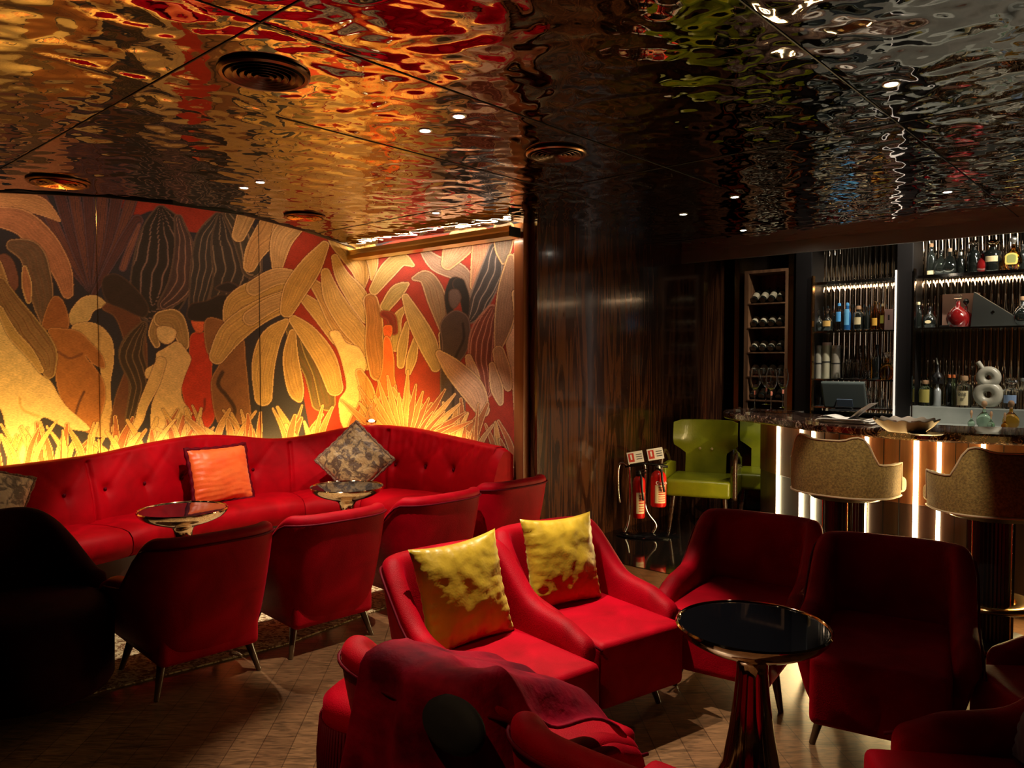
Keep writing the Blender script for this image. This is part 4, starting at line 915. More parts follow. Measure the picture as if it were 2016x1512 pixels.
# ---------------------------------------------------------------- bar stools
def stool(label, x, y, fdeg, src=None):
    a = math.radians(fdeg)-PI/2
    if src: return dup(src, (x, y, 0), a, label)
    t = thing('bar_stool', label, 'bar stool', (x, y, 0), a, 'gold bar stools')
    loops = []; pp = []; inn = []
    for i in range(33):
        th = PI*.94+PI*1.12*i/32; c_, s_ = math.cos(th), math.sin(th); k = -s_
        h = .925+.135*sstep(.52, .80, k)-.035*sstep(.85, 1, k)*0+.0
        h -= .03*sstep(.97, .80, k)*0
        hump = .025*math.exp(-((abs(c_)-.50)/.16)**2); h += hump
        x_ = .30*math.copysign(abs(c_)**.9, c_); y_ = .27*math.copysign(abs(s_)**.8, s_); nn = Vector((c_, s_, 0))
        P = Vector((x_, y_, 0)); L = []
        for o, z in ((0, .735), (.004, .765), (.006, h-.012), (-.002, h), (-.030, h), (-.038, h-.012), (-.04, .765), (-.03, .735)):
            L.append(P+nn*o+Vector((0, 0, z)))
        loops.append(L); pp.append(P+nn*.003+Vector((0, 0, h+.003)))
        inn.append([P+nn*(-.040)+Vector((0, 0, .76)), P+nn*(-.062-.007*math.sin(i*PI))+Vector((0, 0, .80)), P+nn*(-.060)+Vector((0, 0, h-.03)), P+nn*(-.035)+Vector((0, 0, h-.004))])
    obj('back_shell', MB().loft(loops), STOOLF, t, smooth=60)
    full = [loops[0][1]]+pp+[loops[-1][1]]; obj('piping', MB().tube(full, .006, 6), STOOLV, t, smooth=180)
    obj('bottom_piping', MB().tube([Vector((q[0].x*1.01, q[0].y*1.01, .735)) for q in loops], .006, 6), STOOLV, t, smooth=180)
    obj('inner_padding', MB().loft(inn, cap=False, closed=False), STOOLV, t, smooth=180)
    obj('seat', MB().box((0, .065, .765), (.50, .52, .10)), STOOLF, t, smooth=180, bevel=.04, seg=4)
    obj('seat_plate', MB().lathe([(0, .695), (.20, .695), (.22, .72), (0, .72)], 32), BLACK, t, smooth=40)
    cp_ = []
    for i in range(72):
        r = .105+(.006 if i % 2 else -.002); cp_.append((r*math.cos(2*PI*i/72), r*math.sin(2*PI*i/72)))
    obj('fluted_column', MB().prism(cp_, .05, .698), BLACK, t)
    for i in range(4):
        g_ = 2*PI*i/4+.5; obj('brass_rod', MB().cyl((.125*math.cos(g_), .125*math.sin(g_), .05), (.125*math.cos(g_), .125*math.sin(g_), .70), .0035, n=8), BRASS, t, smooth=60)
    obj('foot_ring', MB().lathe([(.20, .215), (.215, .222), (.222, .235), (.215, .248), (.20, .255), (.125, .248), (.125, .222)], 48), BRASS, t, smooth=40)
    obj('base_disc', MB().lathe([(0, 0), (.225, 0), (.23, .01), (.225, .03), (.14, .05), (0, .055)], 48), BLACK, t, smooth=40)
    return t
s1 = stool('gold fabric bar stool on the left, between the green chairs and the tallest light strip', 2.03, 4.62, 44)
stool('gold fabric bar stool at the right edge of the picture', 2.57, 4.06, 78, s1)
# ================================================================ BACK BAR
AU = math.atan2(UY, UX)
def bx(name, px0, px1, z0, z1, d0, d1, m, parent=None, bevel=0, v=VB-.32):
    """box on the bar wall between two measured pixel columns; d0..d1 = distance out of the wall"""
    a = onv(px0, 700, v); b2 = onv(px1, 700, v); ua = uv(a.x, a.y)[0]; ub = uv(b2.x, b2.y)[0]
    c = UV((ua+ub)/2, VB-(d0+d1)/2, (z0+z1)/2)
    mb = MB().box((0, 0, 0), (abs(ub-ua), abs(d1-d0), z1-z0)); return obj(name, mb, m, parent, bevel=bevel, loc=c, rz=AU)
MIRR = mat('smoked_mirror', (.90, .72, .54), .05, 1.0)
PLIN = BLACK
for k, (p0, p1, m) in enumerate(((1447, 1456, BRASS), (1552, 1562, BRASS), (1566, 1598, BLACK), (1764, 1796, BLACK))):
    struct(bx('trim_%d' % (40+k), p0, p1, 0, HT, 0, .34, m, bevel=.006 if m is BLACK else 0))
for k, p0 in enumerate((1599, 1762, 1798)):
    struct(bx('trim_%d' % (46+k), p0, p0+2.5, .9, 2.35, .30, .36, (BRASS, mat('glow_jamb', (.8, .7, .6), .3, em=.7, emc=(1, .90, .80)), CHROME)[k]))  # own glow of the middle strip imitates a mirror highlight
# fluted mirror behind the shelves
def flutes(p0, p1, label):
    a = onv(p0, 700, VB); b2 = onv(p1, 700, VB); ua = uv(a.x, a.y)[0]; ub = uv(b2.x, b2.y)[0]; nfl = int((ub-ua)/.052); L = []
    for i in range(nfl):
        for j in range(8):
            f = j/8; L.append((ua+(ub-ua)*(i+f)/nfl, .012+.016*math.sin(PI*f)))
    L.append((ub, .012)); poly = [UV(u_, VB-d_) for u_, d_ in L]+[UV(ub, VB-.002), UV(ua, VB-.002)]
    k = len(poly); mb = MB(); mb.loft([[Vector((p.x, p.y, z)) for p in poly] for z in (1.0, HT-.05)])
    return tag(obj('fluted_mirror_panel', mb, MIRR, smooth=50), label, 'mirror')
flutes(1602, 1800, 'fluted smoked mirror behind the narrow left bottle shelves')
flutes(1805, 2250, 'fluted smoked mirror behind the wide right bottle shelves')
SHG = mat('shelf_glass', (.62, .70, .66), .06, trans=.6, ior=1.45)
def shelf(p0, p1, z, label, led=0):
    t = thing('glass_shelf', label, 'shelf', (0, 0, 0), group='glass bottle shelves of the back bar')
    bx('glass_plate', p0, p1, z-.012, z, .03, .30, SHG, t)
    bx('edge_strip', p0, p1, z-.026 if led else z-.014, z+.001, .301, .309, CHROME, t)
    if led:
        bx('led_strip', p0+4, p1-3, z-.022, z-.0145, .275, .29, mat('led_shelf', (1, 1, 1), .5, em=15, emc=(1, .80, .58)), t)
    return t
def zat(px, py, d=.30):
    return onv(px, py, VB-d).z
ZL1, ZL2, ZL3, ZL4 = zat(1690, 551), zat(1690, 651), zat(1690, 747), zat(1690, 803)
ZR1, ZR2 = zat(1900, 537), zat(1900, 643.5)
ZW = zat(1900, 803)
print('shelf z', ZL1, ZL2, ZL3, ZL4, ZR1, ZR2, ZW)
shelf(1600, 1762, ZL1, 'topmost glass shelf of the narrow left bay', 1)
shelf(1600, 1762, ZL2, 'middle glass shelf of the narrow left bay, with amber bottles')
shelf(1600, 1762, ZL3, 'glass shelf with stacked clear glasses in the narrow left bay')
shelf(1600, 1762, ZL4, 'lowest glass shelf of the narrow left bay, with small tumblers')
shelf(1798, 2170, ZR1, 'upper glass shelf of the wide right bay', 1)
shelf(1798, 2170, ZR2, 'lower glass shelf of the wide right bay, under the black case')
# marble ledge with the bottles and the work counter before it
wk = thing('back_counter', 'pale grey marble back counter with a raised bottle ledge', 'counter', (0, 0, 0))
bx('ledge', 1764, 2170, .30, ZW, .031, .34, GREYST, wk, bevel=.004)
bx('worktop', 1640, 2170, .0, ZW-.14, .345, .80, GREYST, wk, bevel=.004)
# light rail that lights the work counter (under the bar's ceiling recess)
lr = thing('linear_light', 'slim linear light above the bar work counter', 'lamp', (0, 0, 0))
c = UV(.30, 6.95, HT-.08); obj('housing', MB().box((0, 0, 0), (2.4, .05, .05)), BLACK, lr, loc=c, rz=AU)
obj('diffuser_strip', MB().box((0, 0, -.028), (2.3, .03, .006)), mat('led_neutral', (1, 1, 1), .5, em=5, emc=(1, .93, .82)), lr, loc=c, rz=AU)
lamp('work_light', 'AREA', (c.x, c.y, c.z-.05), 13, (1, .93, .80), shape='RECTANGLE', size=2.2, size_y=.05, rot=(0, 0, AU))
# spots added behind the fascia to brighten the rack and shelves
for k, (u_, px_, e_) in enumerate(((-2.55, 1512, 26), (-1.55, 1690, 90), (-.55, 1880, 80), (.15, 2010, 60))):
    c = UV(u_, 7.12, HT-.006); tg = onv(px_, 640, VB-.1)
    t = thing('ceiling_spotlight', ['added recess spotlight aimed at the wine rack', 'added recess spotlight aimed at the narrow bottle shelves', 'added recess spotlight aimed at the wide bottle shelves', 'added recess spotlight at the right end of the bar recess'][k], 'ceiling light', c, group='added shelf spotlights above the bar')
    obj('trim_ring', MB().lathe([(.034, .005), (.034, -.001), (.030, -.004), (.024, -.002), (.024, .005)], 24, cap=False), STEEL, t, smooth=40)
    obj('lens', MB().lathe([(0, -.003), (.022, -.002), (.022, .002), (0, .002)], 16), BULB, t)
    lamp('spot_light', 'SPOT', (c.x, c.y, c.z-.02), e_, (1, .90, .74), aim=tg, spot_size=math.radians(62), spot_blend=.5, shadow_soft_size=.02)
# ---------------------------------------------------------------- bottles
PR = {
 'tall': [(0, 0), (.036, 0), (.038, .01), (.038, .17), (.033, .195), (.016, .225), (.0135, .27), (0, .27)],
 'round': [(0, 0), (.045, 0), (.062, .03), (.068, .07), (.060, .11), (.035, .145), (.016, .165), (.014, .20), (0, .20)],
 'square': [(0, 0), (.04, 0), (.042, .01), (.042, .14), (.036, .155), (.018, .165), (.017, .185), (0, .185)],
 'slim': [(0, 0), (.028, 0), (.03, .01), (.03, .20), (.024, .22), (.013, .24), (.012, .29), (0, .29)],
}
BC = {}
def bottle(px, py, kind, glass, h, label, cap=None, lab=None, group=None, d=.17, w=1.0, name='bottle', parent=None, labz=(.25, .6), stopper=False, v=None):
    p = onv(px, py, VB-d if v is None else v); base = None
    for zz in (ZL1, ZL2, ZL3, ZL4, ZR1, ZR2, ZW, ZW-.14, 1.10):
        if base is None or abs(zz-p.z) < abs(base-p.z): base = zz
    prof = PR[kind]; H0 = prof[-1][1]; k = h/H0
    t = thing(name, label, name.split('_')[-1], (p.x, p.y, base+.0008), AU, group)
    P = [(r*k*w, z*k) for r, z in prof]
    obj('glass_body', MB().lathe(P, 20), glass, t, smooth=50)
    rt = P[-2][0]
    obj('stopper' if stopper else 'cap', MB().lathe([(0, h-.002), (rt*1.25, h-.002), (rt*1.35, h+.012*k), (rt*1.15, h+.03*k), (0, h+.032*k)], 14) if not stopper else MB().lathe([(0, h-.002), (rt, h), (rt*.7, h+.01), (rt*1.8, h+.03), (rt*1.9, h+.045), (rt*1.2, h+.062), (0, h+.066)], 14), cap or BLACK, t, smooth=50)
    if lab:
        z0, z1 = labz[0]*h, labz[1]*h; R = max(r for r, z in P)+.0012; ls = []
        for i in range(9):
            a = -PI/2-.75+1.5*i/8; ls.append([Vector((R*math.cos(a), R*math.sin(a), z)) for z in (z0, z1)])
        L2 = []
        for i in range(9):
            a = -PI/2-.75+1.5*i/8; L2.append([Vector((rr*math.cos(a), rr*math.sin(a), z)) for rr, z in ((R, z0), (R, z1), (R-.0015, z1), (R-.0015, z0))])
        obj('label', MB().loft(L2), lab, t, smooth=60)
    return t
GMID = 'bottles on the middle shelf of the narrow bay'
bottle(1612, 648, 'round', DARKGL, .15, 'squat dark decanter at the left end of the middle shelf', GLASS, None, GMID, stopper=True)
bottle(1630, 648, 'round', DARKGL, .16, 'squat dark decanter, second from the left end of the middle shelf', GLASS, mat('gold_print', (.6, .36, .1), .4), GMID, stopper=True)
bottle(1652, 648, 'tall', GLASS, .24, 'clear bottle with a blue label on the middle shelf', BLUEP, BLUEP, GMID, labz=(.35, .75))
bottle(1668, 648, 'tall', mat('blue_bottle', (.02, .12, .35), .05, coat=1), .24, 'blue bottle with a pale blue label on the middle shelf', BLUEP, mat('light_blue_label', (.15, .5, .85), .5), GMID, labz=(.2, .85))
bottle(1690, 648, 'square', DARKGL, .20, 'dark square bottle with a yellow label and cork on the middle shelf', CORK, LABELY, GMID)
bottle(1706, 648, 'tall', DARKGL, .20, 'dark bottle right of the yellow-labelled one on the middle shelf', BLACK, None, GMID)
bottle(1723, 648, 'tall', AMBERGL, .24, 'amber whisky bottle on the middle shelf', BRASS, mat('amber_label', (.75, .40, .06), .4), GMID, labz=(.15, .45))
bottle(1737, 648, 'slim', AMBERGL, .22, 'slim amber bottle with a pale green neck on the middle shelf', LABELY, mat('lime_label', (.6, .6, .1), .5), GMID)
t = thing('gift_box', 'pale pinkish gift box at the right end of the middle shelf', 'box', UV(*uv(*onv(1752, 640, VB-.17)[:2]), ZL2+.001), AU)
obj('carton', MB().box((0, 0, .10), (.075, .075, .20)), PINKP, t, bevel=.002); obj('badge', MB().box((0, -.0385, .12), (.014, .002, .05)), LABELK, t)
# lower left shelf: labelled tubes and clear glasses
for k, (px, hh, m, lb) in enumerate(((1612, .30, mat('grey_tube', (.34, .31, .24), .6), 'leftmost tall grey-beige tube on the glassware shelf'), (1627, .33, mat('cream_tube', (.48, .44, .30), .6), 'cream tube with a dark line, between the grey-beige and the brown-grey tube'), (1645, .30, mat('grey_tube2', (.30, .26, .20), .6), 'brown-grey tube beside the stacked glasses'))):
    p = onv(px, 740, VB-.18); t = thing('bottle_tube', lb, 'tube', (p.x, p.y, ZL3+.001), AU, 'tall tubes on the glassware shelf')
    obj('tube', MB().lathe([(0, 0), (.042, 0), (.042, hh), (0, hh)], 24), m, t, smooth=40); obj('lid', MB().lathe([(0, hh), (.043, hh), (.043, hh+.03), (0, hh+.03)], 24), PINKP if k == 1 else STEEL, t, smooth=40)
    obj('band', MB().lathe([(.0425, hh*.48), (.0435, hh*.48), (.0435, hh*.52), (.0425, hh*.52)], 24, cap=False), LABELK, t)
def glass(px, py, prof, label, group, zbase, d=.18, name='glass', src=[None], v=None, m=GLASS):
    p = onv(px, py, VB-d if v is None else v); o = obj(name, MB().lathe(prof, 18, cap=False), m, smooth=60, loc=(p.x, p.y, zbase+.001), rz=AU)
    return tag(o, label, 'glass', group)
FL = [(0, 0), (.030, .001), (.031, .004), (.006, .012), (.005, .05), (.016, .10), (.030, .19), (.0285, .19), (.015, .10), (.003, .055), (0, .052)]
MART = [(0, 0), (.035, .001), (.035, .004), (.006, .010), (.004, .10), (.045, .16), (.0435, .16), (.003, .105), (0, .104)]
TUM = [(0, 0), (.030, 0), (.035, .085), (.0335, .085), (.029, .008), (0, .007)]
MARTI = [(r, .16-z) for r, z in reversed(MART)]
GG = 'clear glasses on the glassware shelf'
for k, px in enumerate((1660, 1671, 1681, 1692, 1702)):
    glass(px, 745, [MARTI, FL][k % 2], ['clear wide-based glass next to the tubes', 'clear flute glass, second in the glassware row', 'clear upturned stem glass in the middle of the glassware row', 'clear flute glass, fourth in the glassware row', 'clear upturned stem glass next to the dark bottle'][k], GG, ZL3, d=.14+.06*(k % 2))
for k, px in enumerate((1655, 1666, 1676, 1687, 1697, 1708)):
    glass(px, 745, TUM, 'small clear tumbler at the back of the glassware row', GG+' rear', ZL3, d=.245)
bottle(1726, 745, 'tall', DARKGL, .30, 'dark wine bottle right of the glasses on the glassware shelf', BLACK, None, None)
bottle(1746, 745, 'round', AMBERGL, .20, 'round amber decanter at the right end of the glassware shelf', GLASS, None, None, stopper=True)
for k in range(11):
    px = 1612+13.4*k; glass(px, 800, TUM, 'small clear tumbler in the front row of the lowest shelf', 'tumblers on the lowest shelf', ZL4, d=.22)
for k in range(9):
    px = 1618+15*k; glass(px, 800, FL, 'clear flute glass behind the tumblers of the lowest shelf', 'flutes on the lowest shelf', ZL4, d=.11)
# top right shelf
GT = 'bottles on the upper shelf of the wide bay'
bottle(1833, 540, 'tall', DARKGL, .27, 'dark bottle with a red band and gold label on the upper shelf', CORK, LABELY, GT, labz=(.05, .18))
tb = bottle(1852, 539, 'round', DARKGL, .20, 'dark bottle with a black cap between the red-banded and the corked one', BLACK, None, GT)
bottle(1869, 539, 'round', DARKGL, .21, 'dark round bottle with a tall pale cork on the upper shelf', mat('pale_cork', (.72, .52, .36), .7), None, GT, stopper=False)
bottle(1890, 538, 'square', DARKGL, .17, 'squat dark bottle behind the corked one on the upper shelf', STEEL, None, GT)
bottle(1916, 537, 'square', DARKGL, .23, 'dark square bottle with glass stopper on the upper shelf', GLASS, None, GT, stopper=True)
bottle(1935, 536, 'round', REDGL, .17, 'dark red round bottle on the upper shelf', BLACK, None, GT)
bottle(1954, 535, 'square', DARKGL, .22, 'dark bottle with a blank cream label and bronze stopper', BRONZE, LABELY, GT, w=1.35, labz=(.40, .62), stopper=True)
tb = bottle(1994, 533, 'round', AMBERGL, .23, 'round amber bottle with a yellow arched label on the upper shelf', STEEL, None, GT, stopper=True)
lbm = MB(); pts = [(.046*math.cos(PI*i/12), .02+.030*math.sin(PI*i/12)) for i in range(13)]+[(-.046, -.035), (-.036, -.050), (.036, -.050), (.046, -.035)]
lbm.loft([[Vector((x, y_, z)) for x, z in pts] for y_ in (-.0805, -.083)]); obj('label', lbm, mat('yellow_label', (.80, .62, .14), .5), tb, loc=(0, 0, .10))
pts = [(x*.72, z*.72) for x, z in pts]; lbm = MB(); lbm.loft([[Vector((x, y_, z)) for x, z in pts] for y_ in (-.0832, -.0838)]); obj('label_print', lbm, mat('olive_print', (.30, .32, .10), .5), tb, loc=(0, 0, .10))
bottle(2012, 532, 'tall', DARKGL, .20, 'dark bottle at the right end of the upper shelf', BLACK, None, GT)
# middle right shelf
GR = 'bottles on the lower shelf of the wide bay'
bottle(1808, 643, 'tall', DARKGL, .22, 'dark bottle with a pale neck at the left end of the lower shelf', LABELY, None, GR)
tb = bottle(1830, 643, 'round', DARKGL, .17, 'squat black bottle with an oval label on the lower shelf', BLACK, None, GR)
ov = MB().lathe([(0, 0), (.026, 0), (.026, .002), (0, .002)], 24, M=Matrix.Rotation(PI/2, 4, 'X') @ Matrix.Diagonal((1, .6, 1, 1))); obj('label', ov, LABELY, tb, loc=(0, -.058, .055))
t = thing('bottle_carton', 'open brown square presentation box behind the crystal decanter', 'box', UV(*uv(*onv(1889, 640, VB-.10)[:2]), ZR2+.001), AU)
obj('back_board', MB().box((0, .04, .155), (.30, .012, .31)), mat('copper_board', (.30, .17, .12), .35, .4), t); obj('base', MB().box((0, 0, .012), (.30, .10, .024)), BLACK, t)
bottle(1885, 643, 'round', REDGL, .23, 'large dark red crystal decanter with ball stopper before the brown box', GLASS, None, GR, d=.22, w=1.15, stopper=True, name='decanter')
bottle(1901, 643, 'round', REDGL, .19, 'smaller dark red decanter right of the large one', DARKGL, None, GR, d=.16, w=1.0, stopper=True, name='decanter')
t = thing('display_case', 'black triangular presentation case with a small silver emblem', 'case', UV(*uv(*onv(1962, 640, VB-.17)[:2]), ZR2+.001), AU)
tri = [(-.19, 0), (.25, 0), (-.17, .31)]; mbx = MB(); mbx.loft([[Vector((x, y_, z)) for x, z in tri] for y_ in (-.05, .05)]); obj('body', mbx, mat('case_black', (.030, .032, .028), .4), t, bevel=.003)
obj('emblem', MB().box((-.02, -.052, .125), (.022, .004, .022), ry=PI/4), CHROME, t)
bottle(2012, 642, 'round', DARKGL, .22, 'dark bottle right of the black triangular case', CORK, None, GR)
# bottles on the marble ledge
GLd = 'bottles on the marble ledge'
tb = bottle(1822, 790, 'square', GREENGL, .20, 'square green-tinted bottle with a yellow label at the left of the ledge', CORK, mat('ochre_label', (.50, .42, .10), .6), GLd, w=1.35, labz=(.15, .75))
t = bottle(1845, 800, 'slim', mat('silver_bottle', (.62, .66, .66), .22, .3), .20, 'tall silver-white bottle with a black head on the ledge', BLACK, None, GLd, w=1.5)
obj('head', MB().lathe([(0, .20), (.05, .205), (.052, .26), (.03, .30), (.012, .315), (.010, .38), (0, .38)], 20), BLACK, t, smooth=50)
tooth = MB()
for i in range(5):
    a = -PI/2-.8+.4*i; tooth.add([Vector((.054*math.cos(a-.17), .054*math.sin(a-.17), .262)), Vector((.054*math.cos(a+.17), .054*math.sin(a+.17), .262)), Vector((.053*math.cos(a), .053*math.sin(a), .222)), Vector((.048*math.cos(a), .048*math.sin(a), .255))], [(0, 1, 2), (0, 3, 1), (1, 3, 2), (2, 3, 0)])
obj('white_teeth', tooth, CHROME, t); obj('spout', MB().cyl((0, 0, .37), (-.014, 0, .44), .007, .005, 10), CERAM, t, smooth=60)
tb = bottle(1897, 801, 'square', GLASS, .24, 'clear square bottle labelled 818 on the ledge', CORK, LABELY, GLd, w=1.15, labz=(.08, .62), d=.22)
text('number', '818', .042, LABELK, (0, -.066, .115), (PI/2, 0, 0), tb); obj('label_print', MB().box((0, -.066, .082), (.034, .001, .004)).box((-.004, -.066, .066), (.026, .001, .006)), LABELK, tb)
for px, lb in ((1868, 'slim dark bottle with an orange-red neck on the ledge'), (1877, 'slim green bottle left of the one labelled 818')):
    bottle(px, 800, 'slim', DARKGL if px == 1868 else GREENGL, .26, lb, mat('orange_foil', (.7, .18, .05), .4), None, GLd, d=.12)
# ceramic bottle in the shape of a figure eight
p8 = onv(1945, 803, VB-.20); t8 = thing('ceramic_bottle', 'cream ceramic bottle shaped like a figure eight on the ledge', 'bottle', (p8.x, p8.y, ZW+.001), AU)
R1, r1, R2, r2 = .072, .046, .058, .040
e8 = MB(); e8.tube([Vector((R1*math.cos(2*PI*i/36), 0, .118+R1*math.sin(2*PI*i/36))) for i in range(36)], r1, 14, closed=True); obj('lower_ring', e8, CERAM, t8, smooth=180)
e8 = MB(); e8.tube([Vector((R2*math.cos(2*PI*i/36), 0, .268+R2*math.sin(2*PI*i/36))) for i in range(36)], r2, 14, closed=True); obj('upper_ring', e8, CERAM, t8, smooth=180)
obj('spout', MB().cyl((-.045, 0, .345), (-.085, 0, .405), .018, .021, 14), CERAM, t8, smooth=60)
tb = bottle(1990, 803, 'square', GLASS, .20, 'chunky clear bottle with glass stopper right of the figure-eight bottle', GLASS, mat('blue_print', (.25, .35, .55), .4), GLd, w=1.5, stopper=True, labz=(.25, .6))
bottle(2012, 803, 'tall', GLASS, .24, 'clear bottle at the right edge of the ledge', STEEL, None, GLd)
# bottles standing on the worktop
GWk = 'squat tequila bottles on the worktop'
for px, h_, gl, lb, dd in ((1937, .155, GREENGL, 'squat green-tinted glass bottle with round cork on the worktop', .56), (1912, .075, GREENGL, 'miniature green-tinted bottle left of the squat one', .60), (1951, .075, GREENGL, 'miniature green-tinted bottle right of the squat one', .64), (1990, .165, AMBERGL, 'squat amber bottle with round cork on the worktop', .56), (1978, .07, AMBERGL, 'miniature amber bottle before the squat amber one', .66)):
    bottle(px, 838, 'round', gl, h_, lb, CORK, None, GWk, d=dd, w=1.1, stopper=True)
# ---------------------------------------------------------------- wine rack
wr = thing('wine_rack', 'tall wooden wine rack with lying bottles at the left of the back bar', 'shelf', (0, 0, 0))
WRW = vary(mat('rack_wood', (.16, .075, .035), .5), (.11, .05, .025), (.22, .11, .05), (20, 20, 2), 3)
bx('side_board', 1466, 1474, 1.0, 2.42, .02, .34, WRW, wr); bx('side_board', 1546, 1552, 1.0, 2.42, .02, .34, WRW, wr); bx('back_board', 1466, 1552, 1.0, 2.42, .005, .02, WRW, wr)
bx('top_board', 1466, 1552, 2.42, 2.45, .02, .34, WRW, wr)
zsh = [zat(1510, y) for y in (596, 643.5, 692, 785)]+[zat(1510, 740)]; zsh = [zat(1510, y, .34) for y in (596, 644, 693, 741, 788)]
for z in zsh: bx('shelf_board', 1474, 1546, z-.014, z, .02, .345, WRW, wr)
WB = {}
for r_, z in enumerate(zsh):
    for k in range(4):
        px = 1483+17*k; p = onv(px, 650, VB-.30); zc = z+.034
        lb = 'dark wine bottle leaning in the wine rack, %s from the left on the %s shelf' % (('first', 'second', 'third', 'fourth')[k], ['topmost', 'second', 'third', 'fourth', 'lowest'][r_]); gr = 'wine bottles in the rack'
        if not WB:
            o = thing('wine_bottle', lb, 'wine bottle', (p.x, p.y, zc), AU, gr)
            Mx = Matrix.Rotation(-PI/2+.62, 4, 'X')
            obj('glass_body', MB().lathe([(0, .0), (.032, .002), (.035, .01), (.035, .13), (.028, .155), (.013, .175), (.012, .225), (0, .225)], 20, M=Mx), DARKGL, o, smooth=50)
            obj('label', MB().lathe([(.0355, .03), (.0362, .03), (.0362, .10), (.0355, .10)], 20, M=Mx, cap=False), mat('wine_label', (.55, .48, .33), .6), o, smooth=60)
            WB['o'] = o
        else: dup(WB['o'], (p.x, p.y, zc), AU, lb, gr)
# ================================================================ THINGS ON THE BAR
def glass_at(px, py, z): return at(px, py, z)
WG = [(0, 0), (.036, .001), (.038, .003), (.02, .007), (.006, .012), (.004, .03), (.0038, .15), (.010, .165), (.030, .185), (.045, .22), (.049, .255), (.044, .30), (.034, .345), (.0328, .345), (.0425, .30), (.0475, .255), (.0435, .222), (.029, .188), (.008, .170), (0, .168)]
wgs = None
for k, (px, py, lb) in enumerate(((1486, 806, 'large stemmed wine glass, nearest to the end of the bar'), (1518, 808, 'large stemmed wine glass in the middle of three on the bar'), (1541, 803, 'large stemmed wine glass on the right of three on the bar'), (1508, 797, 'stemmed wine glass standing behind the three front ones'))):
    p = at(px, py, 1.10)
    if wgs is None:
        wgs = thing('wine_glass', lb, 'wine glass', (p.x, p.y, 1.1012), 0, 'large wine glasses on the bar'); obj('glass_bowl', MB().lathe(WG, 32, cap=False), GLASS, wgs, smooth=60)
        obj('rubber_ring', MB().lathe([(.0046, .125), (.009, .125), (.010, .135), (.010, .155), (.0085, .160), (.0046, .160)], 20, cap=False), PINKR, wgs, smooth=60)
    else: dup(wgs, (p.x, p.y, 1.1012), 0, lb)
p = at(1515, 812, 1.10); tr = thing('glass_tray', 'clear rectangular glass tray with tealights on the bar under the wine glasses', 'tray', (p.x, p.y, 1.1005), -.9)
tm = MB(); tm.box((0, .0, .003), (.30, .12, .004)); 
obj('base', tm, GLASS, tr)
for s_ in (-1, 1): obj('edge', MB().box((0, s_*.058, .012), (.30, .004, .014)), GLASS, tr)
tl = None
for k, (px, py) in enumerate(((1453, 812), (1472, 818), (1554, 828), (1592, 836), (1606, 838))):
    p = at(px, py, 1.10); lb = ['small glass tealight at the very end of the bar', 'small glass tealight before the wine glasses', 'small glass tealight right of the wine glasses', 'small glass tealight left of the papers, farther one', 'small glass tealight left of the papers, nearer one'][k]
    if tl is None:
        tl = thing('tealight_holder', lb, 'candle holder', (p.x, p.y, 1.1008), 0, 'glass tealights on the bar'); obj('cup', MB().lathe([(0, 0), (.020, 0), (.022, .045), (.0205, .045), (.0185, .004), (0, .004)], 20, cap=False), GLASS, tl, smooth=50)
        obj('candle', MB().lathe([(0, .005), (.0175, .005), (.0175, .024), (0, .024)], 16), CERAM, tl, smooth=50)
    else: dup(tl, (p.x, p.y, 1.1008), 0, lb)
# papers, till, dish
p = at(1668, 832, 1.10); pa = thing('paper_menus', 'loose pile of white papers lying on the bar before the till', 'papers', (p.x, p.y, 1.1005), -.75)
for k in range(7): obj('sheet', MB().box((.02*math.sin(k*2.1), .012*math.cos(k*1.7), .002+.0045*k), (.36-.01*k, .20, .0035), rz=.07*math.sin(k*2.9)), WHITE, pa)
c = obj('till_side_sheet', MB().loft([[Vector((-.17+.34*i/12, y_, .036+.35*max(0, i/12-.55)**1.5+.012*math.sin(i*.8))) for y_ in (-.09, .09)] for i in range(13)], cap=False, closed=False), WHITE, pa, smooth=180); md = c.modifiers.new('t', 'SOLIDIFY'); md.thickness = .001  # raised white end stands in for the lit side of the till screen
p = at(1645, 812, 1.10); ti = thing('till_screen', 'dark touch-screen till seen from behind on the bar', 'till', (p.x+.14, p.y+.17, 1.101), -.62)
obj('monitor', MB().box((0, 0, .135), (.34, .035, .25), rx=.55), mat('till_grey', (.10, .13, .13), .25), ti, bevel=.012)
obj('stand', MB().loft([[Vector((x, y, z)) for x, y, z in ((-.07, -.02+o, 0), (.07, -.02+o, 0), (.05, .0+o, .12), (-.05, .0+o, .12))] for o in (0, .05)]), mat('till_dark', (.02, .022, .025), .3), ti, bevel=.004)
obj('base', MB().box((0, .02, .006), (.22, .16, .012)), MATS['till_dark'], ti, bevel=.003)
obj('card_screen', MB().box((.02, -.055, .07), (.12, .006, .07), rx=.6), mat('blue_screen', (.12, .18, .26), .2), ti)
p = at(1783, 850, 1.10); di = thing('scalloped_dish', 'wide scalloped cream dish with pink mints on the bar', 'dish', (p.x, p.y, 1.101), 0)
rows_ = []
prf = [(.0, .012), (.08, .012), (.10, .020), (.14, .045), (.168, .072), (.175, .076), (.178, .072), (.150, .038), (.108, .006), (.10, .0), (0, .0)]
nA = 96; vs = []; K = len(prf)
for i in range(nA):
    a = 2*PI*i/nA
    for r, z in prf:
        f = sstep(.09, .175, r); rr = r*(1+.045*f*math.sin(a*14)); vs.append((rr*math.cos(a), rr*math.sin(a), z+.006*f*math.sin(a*14)))
obj('bowl', MB().add(vs, [(i*K+j, ((i+1) % nA)*K+j, ((i+1) % nA)*K+j+1, i*K+j+1) for i in range(nA) for j in range(K-1)]), mat('dish_beige', (.34, .27, .19), .6), di, smooth=60)
rr_ = random.Random(5); mnt = MB()
